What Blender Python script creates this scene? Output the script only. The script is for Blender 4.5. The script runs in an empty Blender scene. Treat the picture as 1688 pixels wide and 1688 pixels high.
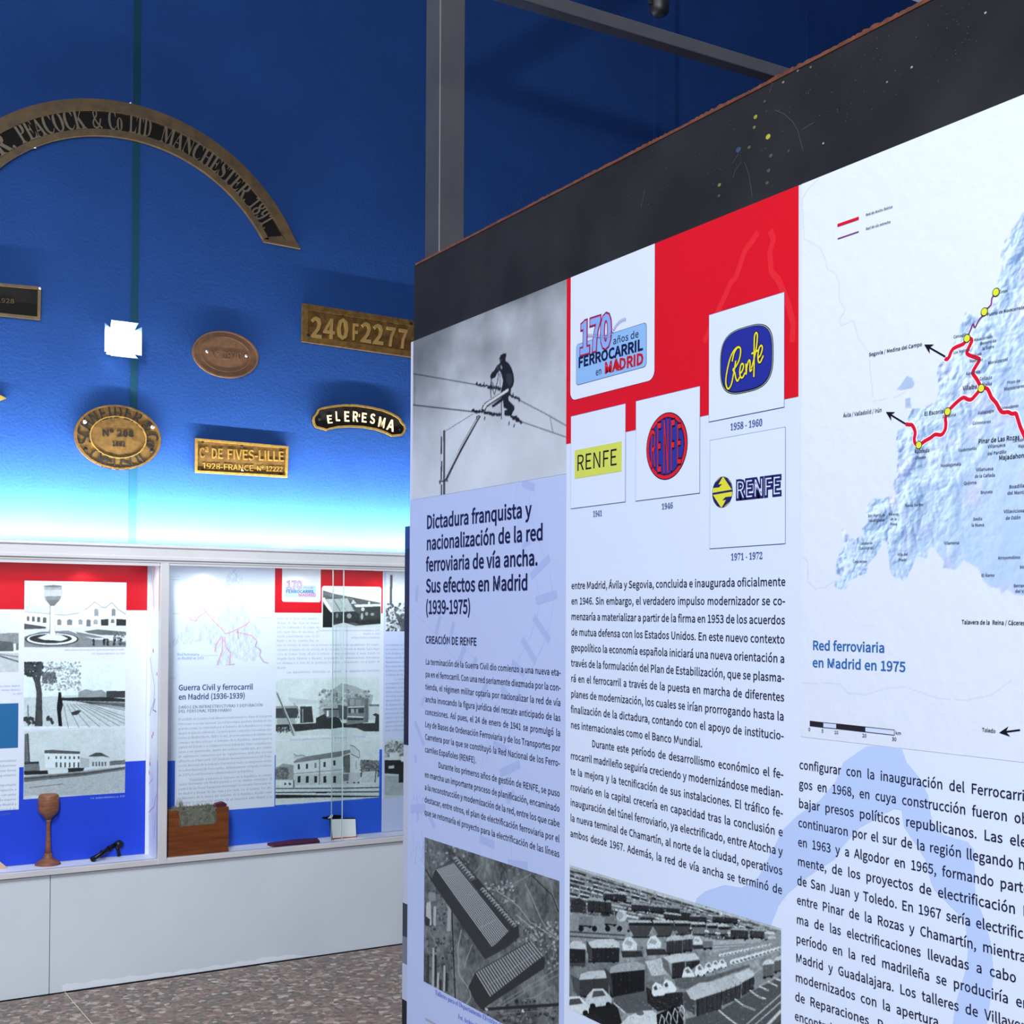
import bpy, math, random
import numpy as np
from math import sin, cos, pi, radians
from mathutils import Matrix, Vector

S = bpy.context.scene
COL = S.collection
# ------------------------------------------------------------------ camera
F, CX, CY = 2096.7, 844.0, 983.6
YAW, PITCH, ROLL = .5462, .0168, .005
fw = np.array([sin(YAW)*cos(PITCH), cos(YAW)*cos(PITCH), sin(PITCH)])
rt = np.cross(fw, [0, 0, 1]); rt /= np.linalg.norm(rt); up = np.cross(rt, fw)
rt, up = rt*cos(ROLL)+up*sin(ROLL), -rt*sin(ROLL)+up*cos(ROLL)
EYE = np.array([0., 0., 1.5])
cd = bpy.data.cameras.new('camera'); cam = bpy.data.objects.new('camera', cd); COL.objects.link(cam)
cd.sensor_width = 36; cd.lens = 36*F/1688; cd.shift_y = (CY-844)/1688; cd.clip_start = .02
cam.matrix_world = Matrix(((rt[0], up[0], -fw[0], EYE[0]), (rt[1], up[1], -fw[1], EYE[1]), (rt[2], up[2], -fw[2], EYE[2]), (0, 0, 0, 1)))
S.camera = cam
# ------------------------------------------------------------------ light
S.view_settings.view_transform = 'Standard'; S.view_settings.look = 'None'
S.view_settings.exposure = 0; S.view_settings.gamma = 1; S.view_settings.use_curve_mapping = False
S.cycles.use_denoising = True
W = bpy.data.worlds.new('world'); S.world = W; W.use_nodes = True
W.node_tree.nodes['Background'].inputs[0].default_value = (.55, .62, .75, 1)
W.node_tree.nodes['Background'].inputs[1].default_value = .3

def light(name, kind, loc, energy, col=(1, 1, 1), aim=None, **kw):
    l = bpy.data.lights.new(name, kind); l.energy = energy; l.color = col
    for k, v in kw.items(): setattr(l, k, v)
    o = bpy.data.objects.new(name, l); COL.objects.link(o); o.location = loc
    if aim is not None: o.rotation_euler = (Vector(aim)-Vector(loc)).to_track_quat('-Z', 'Y').to_euler()
    return o
light('unseen_area_light', 'AREA', (-1.7, -2.0, 3.3), 255, (.96, .98, 1), (.8, 1.0, 1.4), shape='RECTANGLE', size=1.4, size_y=1.2)  # unseen key light on the panel, added behind the camera
light('unseen_area_light', 'AREA', (-1.2, 2.4, 4.4), 84, (.95, .98, 1), (.9, 5.4, 3.5), shape='RECTANGLE', size=1.2, size_y=.6)  # added fill that brightens the left part of the blue wall
light('case_fill_spot', 'SPOT', (.1, 2.5, 3.2), 370, (.98, .99, 1), (1.3, 5.25, .75), spot_size=radians(96), spot_blend=.55, shadow_soft_size=.35)  # added soft spot that brightens the case front and floor
SPL = np.array([-1.5, -1.5, 4.6])
light('room_spotlight', 'SPOT', tuple(SPL), 1000, (.85, .92, 1), (2.9, 5.4, 4.1), spot_size=radians(50), spot_blend=.5, shadow_soft_size=.035)

# ------------------------------------------------------------------ helpers
def lin(c):
    c = np.asarray(c, float)/255
    return np.where(c <= .04045, c/12.92, ((c+.055)/1.055)**2.4)
def hit(ax, c, x, y):
    d = fw+(x-CX)/F*rt-(y-CY)/F*up
    return EYE+(c-EYE[ax])/d[ax]*d

YV = 5.266           # glazed front of the display case
YB = YV+.15          # its back wall
YW = YV+.22          # the blue wall
XP = .8              # face of the printed panel
class Plane:
    def __init__(s, ax, c, u, n): s.ax, s.c, s.u, s.n = ax, c, np.array(u, float), np.array(n, float)
    def uv(s, p, z=None):
        if z: p = (z[0]+p[0]/z[2], z[1]+p[1]/z[2])
        h = hit(s.ax, s.c, *p); return np.array([h@s.u, h[2]])
    def pt(s, a, h=0.):
        return s.u*a[0]+np.array([0, 0, 1.])*a[1]+s.n*h+abs(s.n)*s.c
FP = Plane(0, XP, (0, -1, 0), (-1, 0, 0))
FW = Plane(1, YW, (1, 0, 0), (0, -1, 0))
FC = Plane(1, YB-.006, (1, 0, 0), (0, -1, 0))
FV = Plane(1, YV, (1, 0, 0), (0, -1, 0))

def mat(name, c, rough=.5, metal=0, spec=.5, noise=None, bump=None, emit=None, attr=False, coat=0):
    m = bpy.data.materials.new(name); m.use_nodes = True; t = m.node_tree; b = t.nodes['Principled BSDF']
    N = t.nodes.new; L = t.links.new
    cc = list(lin(c))+[1]
    b.inputs['Base Color'].default_value = cc; b.inputs['Roughness'].default_value = rough
    b.inputs['Metallic'].default_value = metal; b.inputs['Specular IOR Level'].default_value = spec
    b.inputs['Coat Weight'].default_value = coat
    tc = N('ShaderNodeTexCoord')
    if attr:
        a = N('ShaderNodeAttribute'); a.attribute_name = 'Col'; L(a.outputs['Color'], b.inputs['Base Color'])
    if noise:       # (scale, colour2, detail, lo, hi[, stretch])
        n = N('ShaderNodeTexNoise'); n.inputs['Scale'].default_value = noise[0]; n.inputs['Detail'].default_value = noise[2]
        if len(noise) > 5:
            mp = N('ShaderNodeMapping'); mp.inputs['Scale'].default_value = noise[5]; L(tc.outputs['Object'], mp.inputs[0]); L(mp.outputs[0], n.inputs[0])
        else: L(tc.outputs['Object'], n.inputs[0])
        r = N('ShaderNodeValToRGB'); r.color_ramp.elements[0].position = noise[3]; r.color_ramp.elements[1].position = noise[4]
        r.color_ramp.elements[0].color = cc; r.color_ramp.elements[1].color = list(lin(noise[1]))+[1]
        L(n.outputs[0], r.inputs[0]); L(r.outputs[0], b.inputs['Base Color'])
    if bump:
        n = N('ShaderNodeTexNoise'); n.inputs['Scale'].default_value = bump[0]; n.inputs['Detail'].default_value = 4
        L(tc.outputs['Object'], n.inputs[0]); q = N('ShaderNodeBump'); q.inputs['Strength'].default_value = bump[1]; q.inputs['Distance'].default_value = bump[2]
        L(n.outputs[0], q.inputs['Height']); L(q.outputs[0], b.inputs['Normal'])
    if emit:
        b.inputs['Emission Color'].default_value = list(lin(emit[0]))+[1]; b.inputs['Emission Strength'].default_value = emit[1]
    return m
M = {}
M['print'] = mat('printed_ink', (255, 255, 255), .42, spec=.35, attr=True)
M['blue_wall'] = mat('blue_plaster', (18, 43, 86), .85, spec=.06, noise=(3, (20, 46, 91), 3, .35, .65), bump=(90, .35, .004))
M['black_sheet'] = mat('black_sheet', (31, 31, 33), .65, spec=.25, noise=(9, (44, 44, 46), 8, .42, .75), bump=(160, .15, .001))
M['rust'] = mat('rusty_edge', (120, 66, 40), .85, noise=(120, (84, 42, 26), 4, .3, .7))
M['steel'] = mat('grey_steel', (88, 88, 91), .42, .35, noise=(14, (80, 80, 84), 6, .4, .7))
M['foam'] = mat('white_board', (228, 232, 244), .5)
M['case'] = mat('painted_case', (190, 190, 192), .45, noise=(4, (180, 181, 184), 3, .4, .7))
M['case_base'] = mat('case_base', (194, 202, 208), .55, noise=(2.5, (187, 196, 203), 4, .35, .7), bump=(60, .1, .001))
M['case_in'] = mat('case_inside', (232, 234, 246), .5)
M['dark'] = mat('dark_gap', (22, 24, 34), .6)
M['brass'] = mat('worn_brass', (100, 74, 34), .4, .6, noise=(45, (74, 52, 24), 5, .35, .7), bump=(90, .25, .002))
M['brass_dark'] = mat('dark_brass', (66, 50, 26), .6, .1, spec=.3, noise=(30, (46, 35, 19), 5, .35, .7), bump=(80, .2, .002))
M['brass_gold'] = mat('bright_brass', (160, 130, 64), .32, .7, noise=(60, (136, 100, 42), 5, .35, .7), bump=(110, .3, .002))
M['copper'] = mat('brown_copper', (78, 50, 26), .5, .2, noise=(40, (62, 40, 22), 5, .35, .7), bump=(90, .2, .002))
M['soot'] = mat('blackened_ground', (13, 11, 10), .8, spec=.1)
M['brass_mid'] = mat('rubbed_brass', (158, 128, 74), .3, .7)
M['screw'] = mat('steel_screw', (215, 215, 220), .25, .9)
M['green'] = mat('greenish_duct', (18, 44, 58), .9, spec=0)
M['lampwhite'] = mat('lamp_white', (245, 247, 250), .3)
M['led'] = mat('led_face', (255, 255, 255), .3, emit=((240, 248, 255), 9))
M['tube'] = mat('tube_glow', (255, 255, 255), .3, emit=((222, 238, 255), 6))
M['spotblack'] = mat('spot_black', (14, 14, 16), .5)
M['turned_wood'] = mat('turned_wood', (148, 92, 60), .5, noise=(26, (112, 66, 42), 5, .35, .7, (1, 1, 5)))
M['box_wood'] = mat('box_wood', (142, 74, 28), .45, noise=(10, (104, 50, 18), 6, .3, .7, (1, 1, 9)))
M['iron'] = mat('dark_iron', (44, 44, 52), .3, .85)
M['tow'] = mat('grey_tow', (132, 130, 118), .9, noise=(60, (92, 92, 80), 4, .35, .7))
M['red_cloth'] = mat('red_cover', (96, 22, 44), .6, noise=(30, (70, 14, 32), 4, .35, .7))
M['paper'] = mat('white_paper', (240, 240, 236), .6)
M['cork'] = mat('pale_wood', (214, 176, 150), .6)
M['ceiling'] = mat('ceiling', (205, 210, 220), .8)
M['side_wall'] = mat('side_wall', (60, 100, 170), .8)

def glassmat():
    m = bpy.data.materials.new('glass'); m.use_nodes = True; t = m.node_tree; t.nodes.clear()
    o = t.nodes.new('ShaderNodeOutputMaterial'); x = t.nodes.new('ShaderNodeMixShader'); a = t.nodes.new('ShaderNodeBsdfTransparent')
    g = t.nodes.new('ShaderNodeBsdfGlossy'); g.inputs['Roughness'].default_value = .02; f = t.nodes.new('ShaderNodeFresnel'); f.inputs[0].default_value = 1.3
    a.inputs[0].default_value = (.97, .99, .985, 1)
    t.links.new(f.outputs[0], x.inputs[0]); t.links.new(a.outputs[0], x.inputs[1]); t.links.new(g.outputs[0], x.inputs[2]); t.links.new(x.outputs[0], o.inputs[0])
    return m
M['glass'] = glassmat()
M['glass_edge'] = mat('glass_edge', (190, 214, 210), .2, spec=.8)

def floormat():
    m = mat('terrazzo', (120, 108, 98), .38); t = m.node_tree; b = t.nodes['Principled BSDF']; N = t.nodes.new; L = t.links.new
    tc = N('ShaderNodeTexCoord'); v = N('ShaderNodeTexVoronoi'); v.inputs['Scale'].default_value = 46; L(tc.outputs['Object'], v.inputs[0])
    r = N('ShaderNodeValToRGB'); r.color_ramp.interpolation = 'CONSTANT'
    cs = [(0, (92, 82, 74)), (.22, (112, 100, 90)), (.4, (132, 112, 100)), (.55, (104, 96, 88)), (.7, (150, 134, 122)), (.84, (124, 96, 84)), (.94, (172, 162, 152))]
    e = r.color_ramp.elements; e[0].position = 0; e[0].color = list(lin(cs[0][1]))+[1]; e[1].position = cs[1][0]; e[1].color = list(lin(cs[1][1]))+[1]
    for p, c in cs[2:]:
        k = e.new(p); k.color = list(lin(c))+[1]
    sp = N('ShaderNodeSeparateColor'); L(v.outputs['Color'], sp.inputs[0]); L(sp.outputs[0], r.inputs[0])
    n = N('ShaderNodeTexNoise'); n.inputs['Scale'].default_value = 70; n.inputs['Detail'].default_value = 5; L(tc.outputs['Object'], n.inputs[0])
    mx = N('ShaderNodeMixRGB'); mx.blend_type = 'MULTIPLY'; mx.inputs[0].default_value = .55; L(r.outputs[0], mx.inputs[1])
    r2 = N('ShaderNodeValToRGB'); r2.color_ramp.elements[0].position = .35; r2.color_ramp.elements[0].color = (.45, .43, .42, 1); r2.color_ramp.elements[1].position = .65; r2.color_ramp.elements[1].color = (1.3, 1.27, 1.25, 1)
    L(n.outputs[0], r2.inputs[0]); L(r2.outputs[0], mx.inputs[2]); L(mx.outputs[0], b.inputs['Base Color'])
    return m
M['floor'] = floormat()

def link(name, me, m, parent=None, kind=None):
    o = bpy.data.objects.new(name, me); COL.objects.link(o)
    if m is not None: me.materials.append(m)
    if parent is not None:
        o.parent = parent; w = parent
        tot = Vector((0, 0, 0))
        while w is not None: tot += w.location; w = w.parent
        # meshes are written in world coordinates: shift them to the parent's frame
        me.transform(Matrix.Translation(-tot))
    if kind: o['kind'] = kind
    return o
def thing(name, label, cat, loc, group=None):
    o = bpy.data.objects.new(name, None); COL.objects.link(o); o.location = loc; o.empty_display_size = .05
    o['label'] = label; o['category'] = cat
    if group: o['group'] = group
    return o
def tag(o, label, cat, group=None):
    o['label'] = label; o['category'] = cat
    if group: o['group'] = group
    return o

class MB:
    def __init__(s): s.v = []; s.f = []
    def add(s, v, f):
        k = len(s.v); s.v += [tuple(map(float, p)) for p in v]; s.f += [tuple(i+k for i in q) for q in f]; return s
    def box(s, x0, x1, y0, y1, z0, z1):
        return s.add([(x0, y0, z0), (x1, y0, z0), (x1, y1, z0), (x0, y1, z0), (x0, y0, z1), (x1, y0, z1), (x1, y1, z1), (x0, y1, z1)],
                     [(0, 3, 2, 1), (4, 5, 6, 7), (0, 1, 5, 4), (1, 2, 6, 5), (2, 3, 7, 6), (3, 0, 4, 7)])
    def ext(s, plane, pts, h0, h1):      # outline in plane coordinates extruded along its normal
        pts = [np.array(p, float) for p in pts]
        a = sum(pts[i][0]*pts[(i+1) % len(pts)][1]-pts[(i+1) % len(pts)][0]*pts[i][1] for i in range(len(pts)))
        if a < 0: pts = pts[::-1]
        n = len(pts)
        v = [plane.pt(p, h0) for p in pts]+[plane.pt(p, h1) for p in pts]
        f = [tuple(range(n))[::-1], tuple(range(n, 2*n))]+[(i, (i+1) % n, n+(i+1) % n, n+i) for i in range(n)]
        return s.add(v, f)
    def ring(s, plane, outer, inner, h0, h1):
        n = len(outer)
        v = [plane.pt(p, h0) for p in outer]+[plane.pt(p, h1) for p in outer]+[plane.pt(p, h0) for p in inner]+[plane.pt(p, h1) for p in inner]
        f = []
        for i in range(n):
            j = (i+1) % n
            f += [(i, j, n+j, n+i), (n+i, n+j, 3*n+j, 3*n+i), (2*n+j, 2*n+i, 3*n+i, 3*n+j)]
        return s.add(v, f)
    def lathe(s, c, prof, n=28, axis=None):   # prof = [(radius, height)], axis = 3x3 with columns x,y,axis
        A = np.eye(3) if axis is None else axis
        v = []; m = len(prof)
        for r, h in prof:
            for i in range(n):
                a = 2*pi*i/n; v.append(np.array(c)+A@np.array([r*cos(a), r*sin(a), h]))
        f = [(j*n+i, j*n+(i+1) % n, (j+1)*n+(i+1) % n, (j+1)*n+i) for j in range(m-1) for i in range(n)]
        f += [tuple(range(n))[::-1], tuple(range((m-1)*n, m*n))]
        return s.add(v, f)
    def bar(s, a, b, r, n=10):
        a = np.array(a, float); b = np.array(b, float); d = b-a; L = np.linalg.norm(d); d /= L
        x = np.cross(d, [0, 0, 1.] if abs(d[2]) < .9 else [1., 0, 0]); x /= np.linalg.norm(x); y = np.cross(d, x)
        return s.lathe(a, [(r, 0), (r, L)], n, np.array([x, y, d]).T)
    def build(s, name, m, parent=None, smooth=False, kind=None, bevel=0):
        me = bpy.data.meshes.new(name); me.from_pydata(s.v, [], s.f); me.validate()
        if smooth:
            for p in me.polygons: p.use_smooth = len(p.vertices) == 4
        o = link(name, me, m, parent, kind)
        if bevel:
            b = o.modifiers.new('bevel', 'BEVEL'); b.width = bevel; b.segments = 2; b.limit_method = 'ANGLE'
        return o

# ------------------------------------------------------------------ lettering
FDIR = bpy.utils.resource_path('LOCAL')+'/datafiles/fonts/'
def getfont(fn):
    try: return bpy.data.fonts.load(FDIR+fn)
    except Exception: return None
FONTS = {'I': getfont('Noto Sans CJK Regular.woff2'), 'M': getfont('NotoSansMath-Regular.woff2')}
SERIF = {}
for i in range(26): SERIF[chr(65+i)] = chr(0x1D400+i); SERIF[chr(97+i)] = chr(0x1D41A+i)
for i in range(10): SERIF[chr(48+i)] = chr(0x1D7CE+i)
tcv = bpy.data.curves.new('tmp_text', 'FONT'); tob = bpy.data.objects.new('tmp_text', tcv)
GC = {}; AD = {}; FK = {}
def _raw(body, font, bold, ext, res):
    tcv.body = body; tcv.size = 1; tcv.offset = bold; tcv.extrude = ext; tcv.resolution_u = res
    if FONTS.get(font): tcv.font = FONTS[font]
    me = bpy.data.meshes.new_from_object(tob); n = len(me.vertices); v = np.zeros(n*3); me.vertices.foreach_get('co', v)
    f = [tuple(p.vertices) for p in me.polygons]; bpy.data.meshes.remove(me)
    return v.reshape(-1, 3), f
def fk(font):        # scale that makes capitals 0.7 em high
    if font not in FK: FK[font] = .7/_raw(SERIF['H'] if font == 'M' else 'H', font, 0, 0, 2)[0][:, 1].max()
    return FK[font]
def advance(body, font):
    k = (body, font)
    if ('||', font) not in AD: AD[('||', font)] = _raw('||', font, 0, 0, 1)[0][:, 0].max()*fk(font)
    if k not in AD: AD[k] = _raw('|'+body+'|', font, 0, 0, 1)[0][:, 0].max()*fk(font)-AD[('||', font)]
    return AD[k]
def glyph(ch, font='I', bold=0., ext=0., res=2):
    k = (ch, font, bold, ext, res)
    if k in GC: return GC[k]
    if font == 'M' and ch not in SERIF and ch != ' ': GC[k] = glyph(ch, 'I', bold, ext, res); return GC[k]
    body = SERIF.get(ch, ch) if font == 'M' else ch
    if ch == ' ': GC[k] = (np.zeros((0, 3)), [], .25); return GC[k]
    q = fk(font); v, f = _raw(body, font, bold/q, ext/q, res)
    GC[k] = (v*q, f, advance(body, font)); return GC[k]
CAP = {}
def capr(font):
    if font not in CAP: CAP[font] = float(glyph('H', font)[0][:, 1].max())
    return CAP[font]
def width(s, font='I', bold=0., res=2, sp=None):
    return sum((glyph(c, font, bold, 0, res)[2] if c != ' ' or sp is None else sp) for c in s)

LY = .00012
class Art:
    """flat print on a plane: coloured outlines and letters, one mesh"""
    def __init__(s, fr, base=.0): s.fr, s.base, s.v, s.f, s.c = fr, base, [], [], []; s.n = 0; s.z = None; s.e = 0.
    def P(s, p): return s.fr.uv(p, s.z)
    def raw(s, pts3, faces, col):
        k = s.n; s.v.append(np.asarray(pts3, float)); s.f += [tuple(i+k for i in q) for q in faces]
        s.c.append(np.tile(np.append(lin(col), 1), (len(pts3), 1))); s.n += len(pts3)
    def polyuv(s, pts, col, layer=1):
        pts = [np.array(p, float) for p in pts]
        a = sum(pts[i][0]*pts[(i+1) % len(pts)][1]-pts[(i+1) % len(pts)][0]*pts[i][1] for i in range(len(pts)))
        if a < 0: pts = pts[::-1]
        s.e += 5e-7
        s.raw([s.fr.pt(p, s.base+layer*LY+s.e) for p in pts], [tuple(range(len(pts)))], col)
    def poly(s, pts, col, layer=1): s.polyuv([s.P(p) for p in pts], col, layer)
    def rect(s, p0, p1, col, layer=1, grow=0):      # upright rectangle from two opposite corners
        a, b = s.P(p0), s.P(p1); x0, x1 = sorted((a[0], b[0])); y0, y1 = sorted((a[1], b[1]))
        s.polyuv([(x0-grow, y0-grow), (x1+grow, y0-grow), (x1+grow, y1+grow), (x0-grow, y1+grow)], col, layer)
        return x0, x1, y0, y1
    def rrect(s, x0, x1, y0, y1, r, col, layer=1, top=True):
        pts = []
        for cx, cy, a0 in ((x1-r, y0+r, -90), (x1-r, y1-r, 0), (x0+r, y1-r, 90), (x0+r, y0+r, 180)):
            if not top and a0 in (0, 90): pts.append((x1 if a0 == 0 else x0, y1)); continue
            pts += [(cx+r*cos(radians(a0+t)), cy+r*sin(radians(a0+t))) for t in range(0, 91, 15)]
        s.polyuv(pts, col, layer)
    def lineuv(s, P, w, col, layer=1):
        P = [np.array(p, float) for p in P]; L = []; R = []
        for i, p in enumerate(P):
            d = (P[min(i+1, len(P)-1)]-P[max(i-1, 0)]); d = d/(np.linalg.norm(d)+1e-9); n = np.array([-d[1], d[0]])*w/2
            L.append(p+n); R.append(p-n)
        for i in range(len(P)-1): s.polyuv([L[i], L[i+1], R[i+1], R[i]], col, layer)
    def line(s, P, w, col, layer=1): s.lineuv([s.P(p) for p in P], w, col, layer)
    def frame(s, x0, x1, y0, y1, w, col, layer=1):
        for a, b in (((x0, y0), (x1, y0)), ((x1, y0), (x1, y1)), ((x1, y1), (x0, y1)), ((x0, y1), (x0, y0))): s.lineuv([a, b], w, col, layer)
    def ell(s, c, rx, ry, col, layer=1, n=48):
        s.polyuv([(c[0]+rx*cos(2*pi*i/n), c[1]+ry*sin(2*pi*i/n)) for i in range(n)], col, layer)
    def put(s, txt, a, d, size, hx, col, layer, font, bold, res, sp=None):
        """write txt from uv point a along unit vector d; returns the end point"""
        a = np.array(a, float); q = np.array([-d[1], d[0]]); x = 0.
        for ch in txt:
            v, f, adv = glyph(ch, font, bold, 0, res)
            if ch == ' ' and sp is not None: adv = sp
            if len(v):
                A = a+np.outer((v[:, 0]+x)*size*hx, d)+np.outer(v[:, 1]*size, q)
                P3 = np.outer(A[:, 0], s.fr.u)+np.outer(A[:, 1], [0, 0, 1.])+s.fr.n*(s.base+layer*LY)+abs(s.fr.n)*s.fr.c
                s.raw(P3, f, col)
            x += adv
        return a+d*x*size*hx
    def text(s, txt, p0, p1, cap, col, layer=4, font='I', bold=0., res=2):
        a, b = s.P(p0), s.P(p1); size = (s.P((p0[0], p0[1]-cap))[1]-a[1])/capr(font)
        d = b-a; L = np.linalg.norm(d); hx = L/(width(txt, font, bold, res)*size)
        s.put(txt, a, d/L, size, hx, col, layer, font, bold, res)
    def just(s, txt, a, b, size, hx, col, layer=4, font='I', bold=0., res=2, rest=None):
        d = b-a; L = np.linalg.norm(d); G = sum(glyph(c, font, bold, 0, res)[2] for c in txt if c != ' ')*size
        n = max(1, txt.count(' ')); sp = (L/hx-G)/n/size
        if sp < .15 or sp > .6: sp = min(.5, max(.2, sp)); hx = L/(G+sp*size*n)
        e = s.put(txt, a, d/L, size, hx, col, layer, font, bold, res, sp)
        if rest: s.put(' '+rest, e, d/L, size, hx, col, layer, font, bold, res, sp)
    def cut(s, name, parent=None):
        o = s.build(name, parent); s.v, s.f, s.c, s.n = [], [], [], 0; return o
    def build(s, name, parent=None, kind=None):
        if not s.n: return None
        me = bpy.data.meshes.new(name); me.from_pydata(np.concatenate(s.v).tolist(), [], s.f)
        ca = me.color_attributes.new('Col', 'FLOAT_COLOR', 'POINT'); ca.data.foreach_set('color', np.concatenate(s.c).astype(np.float32).ravel())
        return link(name, me, M['print'], parent, kind)

rng = np.random.default_rng(7)
def vnoise(H, Wd, cell, r=None):
    r = r or rng
    h, w = int(H/cell)+3, int(Wd/cell)+3; g = r.random((h, w))
    y = np.arange(H)/cell; x = np.arange(Wd)/cell; yi = y.astype(int); xi = x.astype(int); ty = (y-yi)[:, None]; tx = (x-xi)[None]
    ty = ty*ty*(3-2*ty); tx = tx*tx*(3-2*tx)
    return (g[yi][:, xi]*(1-ty)+g[yi+1][:, xi]*ty)*(1-tx)+(g[yi][:, xi+1]*(1-ty)+g[yi+1][:, xi+1]*ty)*tx
def fbm(H, Wd, cell, o=4, sx=1):
    a = np.zeros((H, Wd)); k = 1.; t = 0
    for i in range(o):
        c = max(1.2, cell/2**i); a += k*vnoise(H, Wd, c); t += k; k *= .55
    return a/t
class Ras:
    """halftone picture printed on a plane: a fine grid of coloured points"""
    def __init__(s, fr, p0, p1, res, base, layer, z=None, ss=2, uvr=None):
        s.fr, s.z, s.base, s.ss = fr, z, base+layer*LY, ss
        if uvr: s.a0, s.a1, s.b0, s.b1 = uvr
        else:
            a, b = fr.uv(p0, z), fr.uv(p1, z); s.a0, s.a1 = sorted((a[0], b[0])); s.b0, s.b1 = sorted((a[1], b[1]))
        s.w = int((s.a1-s.a0)/res)+1; s.h = int((s.b1-s.b0)/res)+1; s.H, s.W = s.h*ss, s.w*ss
        s.im = np.ones((s.H, s.W, 3))*.5
    def g(s, p):
        u = s.fr.uv(p, s.z); return ((u[0]-s.a0)/(s.a1-s.a0)*s.W, (s.b1-u[1])/(s.b1-s.b0)*s.H)
    def fill(s, arr): s.im[:] = arr[..., None] if arr.ndim == 2 else arr
    def mask(s, G):
        G = np.array(G); x0, y0 = np.floor(G.min(0)).astype(int); x1, y1 = np.ceil(G.max(0)).astype(int)+1
        x0, y0 = max(0, x0), max(0, y0); x1, y1 = min(s.W, x1), min(s.H, y1)
        if x1 <= x0 or y1 <= y0: return None
        X, Y = np.meshgrid(np.arange(x0, x1)+.5, np.arange(y0, y1)+.5); m = np.zeros(X.shape, bool); n = len(G)
        for i in range(n):
            ax, ay = G[i]; bx, by = G[(i+1) % n]
            if ay == by: continue
            c = (ay > Y) != (by > Y); m ^= c & (X < (bx-ax)*(Y-ay)/(by-ay)+ax)
        return m, slice(y0, y1), slice(x0, x1)
    def poly(s, pts, col, alpha=1., noise=0, raw=False):
        G = pts if raw else [s.g(p) for p in pts]; r = s.mask(G)
        if r is None: return
        m, sy, sx = r; c = np.array(col if hasattr(col, '__len__') else (col,)*3, float)/255
        al = m[..., None]*alpha; src = c
        if noise: src = np.clip(c+(rng.random(m.shape)[..., None]-.5)*noise/255, 0, 1)
        s.im[sy, sx] = s.im[sy, sx]*(1-al)+src*al
    def line(s, pts, w, col, alpha=1.):
        for a, b in zip(pts[:-1], pts[1:]):
            a = np.array(a, float); b = np.array(b, float); d = b-a; n = np.array([-d[1], d[0]])/(np.linalg.norm(d)+1e-9)*w/2
            s.poly([a+n, b+n, b-n, a-n], col, alpha)
    def ell(s, cx, cy, rx, ry, col, alpha=1., n=20):
        s.poly([(cx+rx*cos(2*pi*i/n), cy+ry*sin(2*pi*i/n)) for i in range(n)], col, alpha)
    def blobs(s, pts, r, col, n=6, j=None):
        for (x, y) in pts:
            k = rng.random(8)*.8+.5; q = [(x+r*k[i]*cos(i*pi/4), y+r*k[i]*sin(i*pi/4)) for i in range(8)]; s.poly(q, col)
    def build(s, name, parent, tint=(1, 1, 1)):
        if s.fr is FC and name == 'photograph':
            s.im = np.clip((s.im*(.94+.12*fbm(s.H, s.W, 3, 2))[..., None]-.5)*1.12+.53, .04, .97)
            s.im = np.clip(s.im+(fbm(s.H, s.W, 12, 3)-.5)[..., None]*.10*(1-np.abs(s.im-.5)), 0, 1)
        a = s.im.reshape(s.h, s.ss, s.w, s.ss, 3).mean((1, 3))*np.array(tint); a = np.clip(a, 0, 1)
        c = np.where(a <= .04045, a/12.92, ((a+.055)/1.055)**2.4)
        A, B = np.meshgrid(np.linspace(s.a0, s.a1, s.w), np.linspace(s.b1, s.b0, s.h))
        P3 = A.ravel()[:, None]*s.fr.u+B.ravel()[:, None]*np.array([0, 0, 1.])+s.fr.n*s.base+abs(s.fr.n)*s.fr.c
        i = (np.arange(s.h-1)[:, None]*s.w+np.arange(s.w-1)).ravel(); Q = np.stack([i+s.w, i+s.w+1, i+1, i], 1)
        me = bpy.data.meshes.new(name); me.vertices.add(len(P3)); me.vertices.foreach_set('co', P3.ravel())
        me.loops.add(Q.size); me.loops.foreach_set('vertex_index', Q.ravel().astype(np.int32))
        me.polygons.add(len(Q)); me.polygons.foreach_set('loop_start', np.arange(0, Q.size, 4, dtype=np.int32))
        me.polygons.foreach_set('loop_total', np.full(len(Q), 4, dtype=np.int32)); me.update(calc_edges=True)
        ca = me.color_attributes.new('Col', 'FLOAT_COLOR', 'POINT'); ca.data.foreach_set('color', np.concatenate([c.reshape(-1, 3), np.ones((s.h*s.w, 1))], 1).astype(np.float32).ravel())
        return link(name, me, M['print'], parent)

# ================================================================== SETTING
def struct(mb, name, m, **k): o = mb.build(name, m, **k); o['kind'] = 'structure'; return o
RX0, RX1, RY0, ZC = -2.6, 6.6, -3.2, 5.4
fl = struct(MB().box(RX0, RX1, RY0, YW+.1, -.1, -.004), 'floor', M['dark'])
JX = hit(2, 0, 128, 1660)[0]; T = .8
tm = None
k0 = -2
for i in range(-1, 5):
    for j in range(0, 4):
        x0 = JX+(i-1)*T; y0 = 2.42+j*T; x1, y1 = x0+T, min(y0+T, YV)
        mb = MB().box(x0+.0008, x1-.0008, y0+.0008, y1-.0008, -.02, 0)
        mb.build('tile', M['floor'], fl)
mb = MB(); mb.box(RX0, RX1, RY0, 2.42, -.02, 0); mb.box(RX0, JX-2*T, 2.42, YW, -.02, 0); mb.box(JX+4*T, RX1, 2.42, YW, -.02, 0)
mb.build('plain_terrazzo', M['floor'], fl)
g = MB().box(JX-.0016, JX+.0016, 2.5, YV+.01, -.01, .0004); g.build('joint_strip', mat('joint', (196, 186, 172), .5), fl)
struct(MB().box(RX0, RX1, YW, YW+.1, 0, ZC), 'wall_back', M['blue_wall'])
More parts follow.
